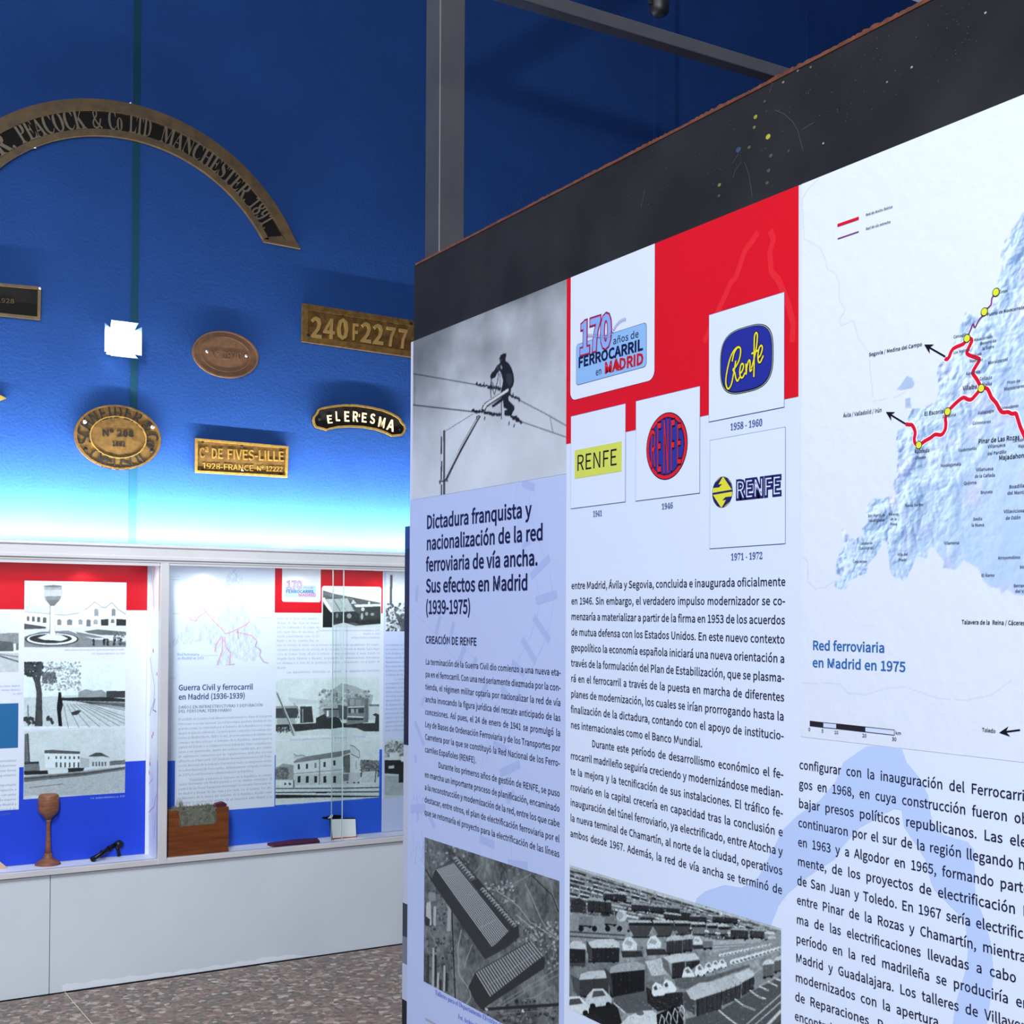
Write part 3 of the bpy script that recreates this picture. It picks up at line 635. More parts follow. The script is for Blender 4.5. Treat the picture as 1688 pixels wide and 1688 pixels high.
R.poly([(1050, 520), (1300, 510), (1300, 690), (1060, 690)], 66, noise=60); R.ell(1085, 545, 22, 24, 190); R.ell(1130, 600, 18, 22, 150); R.ell(1200, 605, 22, 18, 150); R.ell(920, 625, 28, 30, 150); R.ell(775, 620, 15, 30, 130)
R.poly([(940, 480), (970, 425), (1010, 480)], 190); R.ell(1160, 470, 14, 18, 200); R.ell(1075, 630, 14, 40, 170)
R.poly([(720, 740), (860, 705), (1000, 745), (1300, 720), (1300, 765), (720, 765)], 205, noise=40); R.poly([(960, 690), (1300, 660), (1300, 715), (1040, 730)], 50, noise=40)
R.build('photograph', p2, (.95, .99, 1.0))
R = Ras(FC, (1368, 90), (1990, 812), .003, .0005, 1, Z10); n = fbm(R.H, R.W, 30); R.fill(.82+.1*n); R.poly([(1420, 135), (1448, 135), (1440, 540), (1412, 540)], 84)
for i in range(500): R.blobs([(1368+rng.random()*620, 480+(rng.random()**.7)*330)], 16, int(50+rng.random()*160))
R.poly([(1460, 560), (1600, 680), (1700, 720), (1700, 812), (1560, 812)], 90, noise=80); R.build('photograph', p2, (.95, .985, 1.02))
Z11 = (450, 1110, 7.339)
R = Ras(FC, (36, 68), (1283, 745), .0021, .0005, 1, Z11); n = fbm(R.H, R.W, 60); R.fill(.80+.08*n)
R.poly([(560, 330), (700, 210), (830, 120), (1000, 160), (1210, 270), (1150, 560), (560, 560)], 172, noise=40)
for i in range(260): R.blobs([(560+rng.random()*600, 200+rng.random()*360)], 15, int(110+rng.random()*100))
R.poly([(180, 290), (520, 330), (560, 300), (560, 360), (300, 380), (200, 340)], 200, noise=20)
R.poly([(36, 415), (300, 400), (320, 540), (36, 540)], 74, noise=30); R.poly([(50, 540), (270, 540), (270, 620), (50, 620)], 165, noise=30); R.poly([(36, 400), (290, 390), (290, 420), (36, 425)], 150)
R.poly([(330, 400), (470, 400), (490, 590), (330, 600)], 66, noise=30); R.line([(360, 430), (360, 590)], 12, 170); R.line([(330, 430), (265, 640)], 12, 190); R.line([(250, 360), (320, 450)], 8, 140)
R.poly([(36, 620), (560, 600), (880, 600), (1283, 600), (1283, 700), (36, 700)], 60, noise=90); R.poly([(520, 540), (640, 480), (800, 540), (860, 660), (520, 670)], 58, noise=50)
R.poly([(600, 430), (790, 430), (790, 520), (650, 540)], 120, noise=60); R.poly([(650, 450), (672, 450), (672, 520), (650, 520)], 235); R.poly([(780, 380), (900, 400), (890, 560), (800, 540)], 92, noise=40); R.poly([(620, 425), (790, 425), (790, 440), (620, 440)], 60)
R.poly([(900, 300), (1110, 290), (1150, 590), (890, 620)], 128, noise=60)
for (x0, y0, x1, y1, c) in ((930, 310, 980, 390, 160), (1000, 320, 1060, 390, 150), (910, 420, 1100, 480, 70), (940, 430, 980, 480, 170), (1000, 430, 1030, 480, 150), (900, 540, 1090, 565, 60), (1110, 300, 1150, 590, 110), (1160, 375, 1283, 398, 120)): R.poly([(x0, y0), (x1, y0), (x1, y1), (x0, y1)], c, noise=30)
R.poly([(1160, 400), (1283, 400), (1283, 560), (1160, 570)], 196); R.poly([(1200, 500), (1240, 480), (1283, 500), (1283, 600), (1230, 600), (1240, 520)], 60)
R.line([(900, 410), (1100, 400)], 10, 215); R.line([(900, 520), (1090, 530)], 12, 215)
R.poly([(36, 745), (300, 700), (560, 670), (700, 670), (840, 650), (1010, 660), (1100, 700), (1180, 745)], 208, noise=40)
for i in range(80): R.blobs([(60+rng.random()*200, 650+rng.random()*70)], 9, int(30+rng.random()*180))
R.poly([(36, 215), (60, 230), (120, 370), (200, 540), (285, 745), (245, 765), (190, 600), (110, 400), (36, 260)], 190); R.line([(50, 240), (150, 480), (215, 640), (250, 750)], 12, 90)
R.build('photograph', p2, (.92, .98, .99))
R = Ras(FC, (33, 822), (1283, 1500), .0021, .0005, 1, Z11); n = fbm(R.H, R.W, 60); R.fill(.80+.07*n)
R.poly([(36, 1150), (120, 1090), (250, 1110), (260, 1290), (36, 1290)], 150, noise=70)
for i in range(200): R.blobs([(36+rng.random()*150, 1140+rng.random()*130)], 14, int(80+rng.random()*60))
for i in range(320): R.blobs([(1060+rng.random()*230, 1060+rng.random()**1.5*200)], 15, int(70+rng.random()*80))
R.poly([(1080, 1190), (1260, 1180), (1260, 1320), (1060, 1320)], 196, noise=60); R.line([(1245, 1180), (1230, 1320)], 10, 60)
R.poly([(250, 1080), (830, 1010), (1050, 960), (1050, 1330), (250, 1360)], 206); R.poly([(250, 1230), (850, 1200), (1050, 1200), (1050, 1335), (250, 1360)], 190, noise=20)
R.poly([(248, 1070), (320, 1020), (700, 960), (930, 925), (940, 960), (800, 1010), (260, 1085)], 126); R.poly([(250, 975), (280, 985), (380, 985), (400, 1010), (290, 1040), (262, 1040)], 190); R.line([(250, 975), (290, 1000), (350, 990), (390, 1005)], 6, 90)
R.poly([(930, 870), (960, 870), (990, 890), (1040, 940), (1045, 1020), (940, 970)], 200); R.line([(930, 870), (980, 885), (1045, 945), (1045, 1020)], 7, 80); R.line([(940, 975), (1040, 1025)], 9, 90); R.poly([(850, 1000), (930, 980), (930, 1200), (870, 1200)], 106, noise=20)
for x, y in ((300, 1100), (398, 1095), (500, 1085), (610, 1073), (728, 1055)): R.poly([(x, y), (x+26, y-2), (x+26, y+58), (x, y+60)], 66 if x != 500 else 130)
for x in (300, 398, 500, 610, 728): R.poly([(x, 1245), (x+34, 1240), (x+34, 1320), (x, 1322)], 48)
R.poly([(1000, 1060), (1010, 1060), (1010, 1160), (1000, 1160)], 150); R.line([(250, 1215), (830, 1165)], 8, 130); R.line([(850, 1010), (860, 1200)], 12, 90); R.line([(565, 1010), (560, 1440)], 9, 110)
R.poly([(840, 1220), (920, 1215), (910, 1300), (850, 1300)], 120, noise=60)
R.poly([(33, 1355), (1283, 1330), (1283, 1500), (33, 1560)], 206, noise=20); R.line([(33, 1392), (860, 1388), (1283, 1378)], 12, 60); R.line([(33, 1440), (1283, 1430)], 14, 60); R.poly([(33, 1465), (1283, 1480), (1283, 1492), (500, 1500), (33, 1510)], 44)
R.poly([(510, 1430), (660, 1430), (650, 1448), (520, 1448)], 24); R.line([(250, 1290), (255, 1380)], 14, 80); R.blobs([(150, 1335), (205, 1335)], 16, 70)
for x in (900, 980, 1030): R.blobs([(x, 1320)], 13, 66)
R.build('photograph', p2, (.92, .98, .99))
R = Ras(FC, (1350, 800), (1990, 1462), .003, .0005, 1, Z11); n = fbm(R.H, R.W, 40); R.fill(.74+.1*n)
for i in range(260): R.blobs([(1350+rng.random()*640, 830+rng.random()*180)], 17, int(90+rng.random()*100))
R.poly([(1350, 1050), (1640, 1050), (1990, 1080), (1990, 1320), (1620, 1330), (1520, 1330), (1520, 1220), (1350, 1210)], 48, noise=30); R.poly([(1400, 1120), (1465, 1115), (1465, 1150), (1400, 1150)], 190); R.poly([(1410, 960), (1520, 960), (1520, 1050), (1410, 1050)], 208); R.poly([(1550, 1000), (1610, 1000), (1610, 1070), (1550, 1070)], 220)
R.poly([(1350, 1230), (1520, 1240), (1520, 1320), (1350, 1320)], 168, noise=30); R.poly([(1350, 1320), (1990, 1320), (1990, 1470), (1350, 1470)], 172, noise=30); R.build('photograph', p2, (.92, .98, .99))

# ================================================================== STANDING PANEL
ZT_ = 1.8855; YL = hit(0, XP, 675, 1000)[1]; YN = -.45
BY1 = hit(0, XP+.005, 683, 432)[1]; BZ = 1.9945
pan = thing('exhibition_stand', 'tall printed exhibition stand on a black sheet in the foreground', 'display stand', (XP+.01, .6, 0))
MB().box(XP+.005, XP+.011, YN, BY1, .25, BZ).build('black_sheet', M['black_sheet'], pan)
# rusty, beaded cut edge
v = []; f = []; n = 900
rr = random.Random(3)
for i in range(n+1):
    y = BY1-.004-(BY1-.004-YN)*i/n; far = (y-.6)/(BY1-.6); amp = .0003+.0007*max(0, min(1, 1-far))
    top = BZ+.0016+amp*(abs(sin(y*330+3*sin(y*41)+2*sin(y*97)))**1.5*(1.2+.8*sin(y*61)))+rr.random()*.0006*(1.4-max(0, far))
    v += [(XP+.0042, y, BZ-.0012), (XP+.0046, y, top), (XP+.0125, y, top), (XP+.0125, y, BZ-.0012)]
for i in range(n):
    for k in range(4): f.append((4*i+k, 4*i+4+k, 4*i+4+(k+1) % 4, 4*i+(k+1) % 4))
MB().add(v, f).build('rusty_edge', M['rust'], pan)
pf = MB().box(XP, XP+.005, YN, YL, .28, ZT_).build('printed_board', M['foam'], pan)
# shabby edge of the rear print seen past the left side
yr_ = hit(0, XP+.09, 669.5, 1100)[1]
zt2 = hit(0, XP+.09, 670, 868)[2]
MB().box(XP+.088, XP+.093, YN, yr_+.002, .28, zt2).build('rear_board', M['foam'], pan)
A = Art(Plane(0, XP+.088, (0, -1, 0), (-1, 0, 0)), .0003)
for y0, y1, c in ((868, 905, (40, 66, 120)), (905, 1228, (28, 30, 44)), (1228, 1490, (196, 200, 216)), (1490, 1545, (60, 62, 74)), (1545, 1590, (120, 126, 140)), (1590, 1650, (190, 200, 224)), (1650, 1700, (30, 30, 38))):
    A.polyuv([(-(yr_+.002), A.P((670, y1))[1]), (-(yr_-.06), A.P((670, y1))[1]), (-(yr_-.06), A.P((670, y0))[1]), (-(yr_+.002), A.P((670, y0))[1])], c, 1)
A.build('rear_print', pan)
# specks of paint on the black sheet
A = Art(Plane(0, XP+.005, (0, -1, 0), (-1, 0, 0)), .0002); A.z = (1000, 0, 2.4535); pr = random.Random(5)
for x, y, r, c in ((603, 473, 9, (150, 148, 60)), (598, 515, 7, (120, 118, 60)), (654, 553, 11, (178, 176, 60)), (577, 596, 7, (100, 98, 60)), (534, 606, 12, (60, 74, 110)), (457, 748, 8, (130, 128, 60)), (715, 333, 5, (140, 138, 110)), (640, 410, 6, (80, 80, 76)), (665, 630, 8, (84, 84, 72)), (656, 690, 8, (84, 84, 72)), (650, 740, 7, (90, 90, 60)), (455, 792, 6, (90, 90, 66)), (877, 580, 4, (170, 170, 160)), (1235, 272, 4, (170, 170, 165)), (1533, 52, 4, (170, 170, 165)), (1135, 332, 4, (130, 130, 120)), (737, 610, 5, (80, 80, 70)), (826, 272, 5, (110, 104, 84)), (774, 286, 5, (110, 110, 108))):
    c0 = A.P((x, y)); A.ell(c0, r*.00030, r*.00022, c, 1, 8)
for P_ in ([(680, 445), (720, 462), (755, 495), (775, 530), (785, 570), (795, 610)], [(560, 660), (575, 700), (585, 760), (590, 800)], [(545, 655), (520, 690), (512, 720)], [(660, 330), (672, 340), (660, 375)], [(790, 525), (840, 495)], [(510, 660), (535, 620)], [(155, 770), (140, 840)]):
    A.line(P_, .0007, (74, 74, 70), 1)
for i in range(140):
    x, y = pr.random()*1500, 0; x = x; y = 640-x*.47+pr.random()*300+20; c0 = A.P((x, y))
    if c0[1] < ZT_+.004 or c0[1] > BZ-.003: continue
    g_ = pr.choice((66, 78, 96)); A.ell(c0, .0006, .0004, (g_, g_, g_), 1, 6)
A.build('paint_specks', pan, 'stuff')

# --- ground colours
A = Art(FP, .0001)
ybL = FP.uv((933.5, 900))[0]; yb2 = FP.uv((1320.5, 950))[0]
uL, uN = -YL, -YN
A.polyuv([(uL, .28), (uN, .28), (uN, ZT_), (uL, ZT_)], (219, 231, 248), 0)
zph = FP.uv((933, 781))[1]
A.polyuv([(uL, .28), (ybL, .28), (ybL, zph), (uL, zph)], (188, 203, 238), 1)
A.polyuv([(uL, zph), (uL+.0075, zph), (uL+.0075, ZT_), (uL, ZT_)], (214, 218, 236), 1)
# watermark shapes, lower right
W7 = (1290, 1230, 4.2412); W8 = (1290, 1440, 4.2412); WC = (920, 1400, 4.1171)
def Z(z, pts): return [FP.uv(p, z) for p in pts]
sh = Z(W7, [(590, 0), (430, 110), (370, 250), (260, 380), (100, 490), (0, 590)])+Z(WC, [(1430, 60), (1360, 190), (1250, 260), (1130, 242), (1000, 285), (945, 330), (925, 380), (1080, 440), (1440, 545), (1460, 480), (1500, 380), (1560, 300)])+Z(W7, [(120, 960), (250, 860), (370, 790), (430, 690), (540, 570), (700, 480), (780, 438), (835, 445), (850, 560), (930, 680), (1000, 790), (1040, 950)])+Z(W8, [(1065, 115), (1280, 330), (1300, 520), (1290, 650), (1215, 900), (1190, 1060), (1180, 1300), (1400, 1300), (1440, 1000), (1480, 700), (1460, 480), (1400, 280), (1350, 180)])+Z(W7, [(1348, 900), (1340, 720), (1300, 670), (1130, 620), (1060, 560), (1040, 480), (1020, 340), (960, 220), (870, 110), (830, 0)])
A.polyuv(sh, (186, 207, 243), 2)
# faint track watermark, left column
ZA = (660, 780, 5.2733); ZB = (660, 1060, 4.5622)
t1 = Z(ZA, [(1018, 90), (1005, 200), (1008, 320), (1040, 520), (1090, 660), (1140, 800), (1190, 960), (1215, 1100), (1195, 1230), (1140, 1400), (1060, 1560), (985, 1688)])+Z(ZB, [(790, 330), (720, 480), (670, 700), (650, 900)])
t2 = Z(ZA, [(1145, 60), (1120, 220), (1135, 360), (1180, 520), (1240, 680), (1300, 870), (1335, 1080), (1310, 1300), (1240, 1500), (1150, 1688)])+Z(ZB, [(900, 330), (850, 500), (820, 700), (800, 900)])
c1, c2 = (170, 188, 232), (172, 188, 230)
A.lineuv(t1, .0008, c1, 2); A.lineuv(t2, .0008, c1, 2)
for z, a, b, w in ((ZA, (1060, 80), (1170, 130), .009), (ZA, (1060, 640), (1130, 590), .006), (ZA, (1135, 900), (1300, 730), .009), (ZA, (1180, 1110), (1365, 1050), .010), (ZA, (1160, 1250), (1300, 1460), .009), (ZA, (1060, 1440), (1180, 1640), .009), (ZB, (840, 140), (935, 240), .009), (ZB, (760, 340), (830, 420), .009), (ZB, (750, 980), (900, 910), .010), (ZB, (700, 760), (800, 800), .009), (ZB, (800, 1190), (860, 1120), .009), (ZB, (600, 1470), (710, 1520), .010), (ZB, (810, 1655), (960, 1680), .010),
    (ZA, (310, 1400), (350, 1240), .008), (ZA, (430, 1480), (465, 1290), .008), (ZA, (140, 1120), (150, 980), .008), (ZA, (510, 1660), (555, 1500), .008), (ZB, (430, 160), (490, 40), .008), (ZB, (540, 200), (575, 110), .008), (ZB, (110, 590), (180, 770), .007), (ZB, (120, 900), (110, 840), .007), (ZB, (160, 470), (185, 400), .006), (ZB, (600, 420), (650, 300), .008), (ZB, (220, 1300), (260, 1390), .008), (ZB, (190, 1240), (80, 1250), .012)):
    A.lineuv([FP.uv(a, z), FP.uv(b, z)], w, c2, 2)
A.lineuv(Z(ZA, [(100, 990), (250, 1130), (420, 1320), (560, 1500), (660, 1640)]), .0008, c2, 2); A.lineuv(Z(ZA, [(90, 1180), (250, 1330), (400, 1520), (500, 1640)]), .0008, c2, 2)
A.lineuv(Z(ZB, [(640, 760), (600, 1000), (600, 1400), (590, 1688)]), .0007, c2, 2); A.lineuv(Z(ZB, [(850, 940), (700, 1200), (690, 1688)]), .0007, c2, 2); A.lineuv(Z(ZB, [(830, 1200), (840, 1688)]), .0007, c2, 2)
for i in range(46):     # smudgy blue sketch lines in the lower left margin
    a = FP.uv((80+pr.random()*110, 1150+pr.random()*540), ZB); b = a+np.array([(pr.random()-.5)*.012, (pr.random()-.3)*.03]); A.lineuv([a, b], .0012, (170, 182, 230), 2)
A.build('ground_print', pf)

# --- photograph: lineman on the overhead wires
ZL = (660, 440, 4.22)
zq = (uL+.0075, ybL, zph, ZT_)
R = Ras(FP, 0, 0, .00125, .0001, 3, ZL, uvr=zq); H_, W_ = R.H, R.W
t = np.linspace(0, 1, H_)[:, None]; n = fbm(H_, W_, W_*.35, 5); wv = fbm(H_, W_, W_*.12, 4)
R.im[:] = ((.54+.30*np.clip(t*1.15, 0, 1)**.8)[..., None]*np.ones((1, W_, 1)))+((n-.5)*.62*(1-.7*t)+(wv-.5)*.10*(1-.6*t))[..., None]
for (cx, cy, rx, ry, a) in ((760, 430, 90, 150, .10), (400, 660, 110, 50, .07), (900, 180, 200, 60, -.08), (150, 620, 120, 160, -.07), (620, 560, 240, 60, -.06), (300, 880, 300, 50, .04)):
    g0 = R.g((cx, cy)); sx_ = abs(R.g((cx+rx, cy))[0]-g0[0]); sy_ = abs(R.g((cx, cy+ry))[1]-g0[1])
    YY, XX = np.mgrid[0:H_, 0:W_]; R.im += (a*np.exp(-(((XX-g0[0])/sx_)**2+((YY-g0[1])/sy_)**2)))[..., None]
R.im[..., 0] *= .955; R.im[..., 1] *= .99; R.im[..., 2] *= 1.02
K = 26
R.line([(60, 738), (78, 742), (300, 780), (540, 822)], 5, K); R.line([(60, 957), (300, 984), (520, 1008)], 7, K); R.line([(105, 748), (102, 960)], 2.5, 90)
R.line([(825, 925), (1000, 1015), (1175, 1115)], 4.5, K); R.line([(840, 1075), (1175, 1190)], 4.5, K); R.line([(1042, 1045), (1062, 1150)], 3, 70); R.line([(508, 1022), (306, 1148)], 3, 60)
R.line([(310, 1135), (309, 1600)], 13, 84); R.line([(304, 1135), (303, 1600)], 4, 30); R.line([(316, 1135), (315, 1600)], 2, 200)
for a, b in ((1180, 1300), (1348, 1480), (1512, 1600)): R.line([(290, a), (288, b)], 8, 30)
R.line([(284, 1140), (281, 1600)], 2, 120)
R.line([(553, 1035), (430, 1250), (318, 1480)], 20, 34); R.line([(546, 1040), (424, 1252), (313, 1470)], 8, 196); R.line([(556, 1046), (438, 1260), (324, 1480)], 3, 150)
R.line([(270, 1492), (335, 1484)], 9, 50); R.line([(278, 1480), (278, 1510)], 5, 40)
# man
R.poly([(690, 640), (698, 618), (718, 604), (738, 603), (738, 622), (732, 640), (733, 655), (755, 672), (775, 705), (788, 745), (793, 790), (786, 825), (770, 850), (768, 885), (752, 905), (756, 930), (775, 950), (793, 968), (796, 990), (783, 1010), (775, 1035), (735, 1037), (722, 1025), (742, 1003), (744, 990), (720, 978), (716, 930), (645, 980), (636, 965), (702, 915), (706, 880), (700, 865), (712, 822), (716, 790), (700, 735), (690, 722), (672, 745), (664, 768), (632, 782), (626, 765), (636, 738), (655, 722), (672, 690), (694, 672), (696, 655)], 30)
R.poly([(740, 740), (775, 745), (780, 800), (765, 835), (738, 800)], 66, .7); R.poly([(700, 680), (712, 700), (706, 718), (698, 700)], 150); R.poly([(690, 642), (710, 648), (700, 660), (692, 655)], 70); R.poly([(672, 690), (690, 690), (690, 712), (668, 722)], 80, .6)
R.line([(636, 780), (630, 830), (632, 912)], 5, K); R.line([(684, 735), (680, 790), (668, 828), (695, 866)], 4.5, K); R.line([(640, 840), (656, 890), (668, 850), (690, 850)], 4, K); R.line([(694, 740), (697, 840)], 3, 60); R.line([(706, 890), (705, 1060)], 6, 40); R.line([(640, 800), (650, 830), (690, 835)], 4, K)
for (x0, y0, x1, y1, r, k) in ((535, 820, 695, 845, 11, 16), (505, 1000, 700, 1030, 12, 20), (730, 1010, 845, 1080, 12, 14), (768, 892, 830, 925, 10, 8)):
    for i in range(k):
        t_ = i/(k-1); R.blobs([(x0+(x1-x0)*t_+rng.random()*6-3, y0+(y1-y0)*t_+rng.random()*12-6)], r*(.6+.7*rng.random()), int(16+30*rng.random()))
for (x, y) in ((536, 800), (585, 805), (635, 812), (512, 985), (535, 1035), (590, 1040), (760, 1075), (795, 1092), (812, 1048), (840, 1068), (785, 880), (828, 915), (655, 1010), (690, 1012)): R.line([(x, y), (x+rng.random()*10-5, y+24)], 6, K)
R.line([(578, 1000), (592, 962), (765, 852)], 30, 36); R.line([(580, 990), (596, 958), (760, 850)], 18, 214); R.line([(590, 985), (640, 950), (700, 915)], 5, 120); R.poly([(752, 842), (770, 838), (768, 866), (756, 870)], 40)
R.build('photograph', pf)

# --- red header and the logo cards
ZK = (920, 380, 4.1171); ZJ = (920, 620, 4.1171)
rb = FP.uv((1318.8, 653))[1]; r0 = FP.uv((934.3, 600))[0]; r1 = FP.uv((1317, 500))[0]
A = Art(FP, .0001); A.polyuv([(r0, rb), (r1, rb), (r1, ZT_), (r0, ZT_)], (222, 18, 32), 3)
WM = (231, 40, 48)
for P_, w in (([(1360, 10), (1330, 60), (1270, 140), (1240, 230), (1210, 320), (1170, 360), (1140, 440), (1100, 520), (1050, 640), (990, 760)], .007), ([(1440, 0), (1465, 60), (1440, 150), (1450, 280), (1500, 340), (1540, 440), (1570, 520), (1600, 640), (1590, 760)], .007)):
    A.lineuv(Z(ZK, P_), w, WM, 4)
A.build('red_header', pf)
NAVY = (22, 26, 72); LBL = (146, 190, 238)
# card 1
A = Art(FP, .0001); x0, x1 = FP.uv((941.2, 600))[0], FP.uv((1080, 500))[0]; yb_ = FP.uv((1000, 645))[1]
yb_ = (FP.uv((110, 1150), ZK)[1]+FP.uv((630, 1018), ZK)[1])/2
A.rrect(x0-.0006, x1+.0006, yb_-.0006, ZT_, .010, (130, 20, 50), 4, top=False); A.rrect(x0, x1, yb_, ZT_, .010, (226, 236, 252), 5, top=False)
bl = FP.uv((126, 900), ZK)[0]; br = FP.uv((605, 780), ZK)[0]; bt = (FP.uv((140, 770), ZK)[1]+FP.uv((590, 627), ZK)[1])/2; bb = (FP.uv((145, 1049), ZK)[1]+FP.uv((590, 928), ZK)[1])/2
A.rrect(bl, br, bb, bt, .0045, (40, 52, 100), 6); A.rrect(bl+.0005, br-.0005, bb+.0005, bt-.0005, .0042, LBL, 7)
A.z = ZK
for b_, c, l in ((.082, (50, 36, 110), 8), (.064, (200, 34, 60), 9), (.034, (138, 176, 238), 10)):
    A.text('170', (150, 838), (366, 776), 200, c, l, bold=b_, res=3)
tr = [(205, 714), (250, 716), (300, 722), (345, 722), (375, 700), (388, 668), (410, 635), (435, 612), (468, 603)]
U = [A.P(p) for p in tr]
for a, b in zip(U[:-1], U[1:]):
    L_ = np.linalg.norm(b-a); d_ = (b-a)/L_; n_ = np.array([-d_[1], d_[0]]); k_ = max(1, int(L_/.0021))
    for i in range(k_):
        p = a+d_*L_*(i+.5)/k_; A.lineuv([p-n_*.0021, p+n_*.0021], .0007, (110, 100, 160), 11)
A.lineuv(U, .0004, (200, 190, 226), 11)
A.text('años de', (378, 775), (555, 722), 46, NAVY, 11); A.text('FERROCARRIL', (142, 932), (582, 808), 66, NAVY, 11, bold=.036); A.text('en', (261, 986), (303, 973), 46, NAVY, 11); A.text('MADRID', (320, 970), (587, 903), 70, (200, 22, 40), 11, bold=.036)
A.poly([(402, 862), (378, 938), (398, 935), (404, 955), (412, 932), (428, 928)], (200, 22, 40), 12)
A.build('logo_card', pf)
# card 2
def card(A, z, l, r, t, b, line=(70, 92, 160)):
    ux0, ux1 = FP.uv(l, z)[0], FP.uv(r, z)[0]; uy1 = FP.uv(t, z)[1]; uy0 = FP.uv(b, z)[1]
    A.polyuv([(ux0-.0004, uy0-.0004), (ux1+.0004, uy0-.0004), (ux1+.0004, uy1+.0004), (ux0-.0004, uy1+.0004)], line, 5)
    A.polyuv([(ux0, uy0), (ux1, uy0), (ux1, uy1), (ux0, uy1)], (222, 234, 252), 6); return ux0, ux1, uy0, uy1
A = Art(FP, .0001); A.z = ZJ; card(A, ZJ, (91, 600), (460, 500), (275, 232), (275, 875)); A.rect((118, 600), (437, 545), (214, 222, 92), 7); ya = (A.P((118, 505))[1]+A.P((437, 443))[1])/2; yc = (A.P((118, 695))[1]+A.P((437, 648))[1])/2
A.polyuv([(A.P((118, 600))[0], yc), (A.P((437, 545))[0], yc), (A.P((437, 545))[0], ya), (A.P((118, 600))[0], ya)], (214, 222, 92), 8)
A.text('RENFE', (128, 645), (408, 603), 106, (14, 14, 20), 9, res=3); A.build('logo_card', pf)
# card 3
A = Art(FP, .0001); A.z = ZJ; card(A, ZJ, (532, 500), (965, 450), (748, 121), (748, 819))
c0 = A.P((741, 476)); rx = (A.P((882, 465))[0]-A.P((601, 490))[0])/2; ry = (A.P((735, 250))[1]-A.P((735, 706))[1])/2
A.ell(c0, rx, ry, (20, 18, 60), 7, 64); A.ell(c0, rx*.97, ry*.97, (222, 36, 44), 8, 64); A.ell(c0, rx*.86, ry*.86, (20, 18, 60), 9, 64); A.ell(c0, rx*.83, ry*.83, (46, 56, 150), 10, 64)
xs = [-.76, -.46, -.15, .20, .49]; ws = [.25, .24, .30, .22, .24]
for ch, xx, w_ in zip('RENFE', xs, ws):
    xm = xx+w_/2; hh = .80*math.sqrt(max(.05, 1-(abs(xm)+.08)**2)); a = c0+np.array([xx*rx, -hh*ry])
    v_, f_, adv = glyph(ch, 'I', 0, 0, 2); sz_y = 2*hh*ry/capr('I'); sz_x = w_*rx/adv
    for b_, cc, ly in ((.028, (24, 16, 50), 11), (.0, (226, 40, 46), 12)):
        v2, f2, _ = glyph(ch, 'I', b_, 0, 2); q_ = np.stack([a[0]+v2[:, 0]*sz_x, a[1]+v2[:, 1]*sz_y], 1)
        A.raw([FP.pt(p, .0001+ly*LY) for p in q_], f2, cc)
A.build('logo_card', pf)
# card 4
A = Art(FP, .0001); A.z = ZK; card(A, ZK, (1029, 900), (1538, 800), (1282, 498), (1282, 1247))
c0 = A.P((1281, 876)); rx = (A.P((1461, 830))[0]-A.P((1098, 900))[0])/2; ry = (A.P((1290, 650))[1]-A.P((1290, 1100))[1])/2
def sq(k, dx=0, dy=0):
    o = []
    for i in range(72):
        t_ = 2*pi*i/72; ct, st = cos(t_), sin(t_); e = 2/3.1; o.append((c0[0]+dx+k*rx*math.copysign(abs(ct)**e, ct), c0[1]+dy+k*ry*math.copysign(abs(st)**e, st)))
    return o
A.polyuv(sq(1.0), (30, 40, 30), 7); A.polyuv(sq(.975), (196, 214, 190), 8); A.polyuv(sq(.962), (20, 20, 40), 9); A.polyuv(sq(.935, .0004, .0004), (40, 48, 150), 10)
ST = [[(1240, 792), (1222, 796), (1200, 820), (1180, 860), (1163, 920), (1150, 990), (1148, 1040), (1158, 1072), (1172, 1070), (1186, 1040), (1198, 985), (1208, 930), (1215, 885)], [(1190, 890), (1205, 830), (1228, 795), (1245, 800), (1248, 830), (1238, 880), (1215, 925), (1196, 945), (1208, 965), (1216, 1005), (1228, 1022), (1242, 995)],
 [(1242, 975), (1258, 955), (1268, 925), (1262, 905), (1250, 915), (1242, 960), (1248, 995), (1262, 998), (1278, 965)], [(1284, 905), (1286, 980), (1290, 930), (1303, 885), (1312, 890), (1312, 955), (1326, 940)],
 [(1322, 935), (1340, 870), (1356, 790), (1362, 715), (1354, 695), (1343, 720), (1340, 800), (1340, 900), (1338, 995)], [(1322, 838), (1372, 812)], [(1366, 868), (1384, 845), (1396, 800), (1388, 782), (1374, 800), (1366, 850), (1370, 892), (1384, 892), (1402, 850)]]
def smooth(P, k=4):
    P = [np.array(p, float) for p in P]; o = []
    for i in range(len(P)-1):
        a = P[max(i-1, 0)]; b = P[i]; c = P[i+1]; d = P[min(i+2, len(P)-1)]
        for j in range(k):
            t = j/k; o.append(.5*((2*b)+(-a+c)*t+(2*a-5*b+4*c-d)*t*t+(-a+3*b-3*c+d)*t**3))
    return o+[P[-1]]
for s_ in ST: A.line(smooth(s_), .0031, (20, 20, 30), 11)
for s_ in ST: A.line(smooth(s_), .0018, (240, 226, 50), 12)
A.build('logo_card', pf)
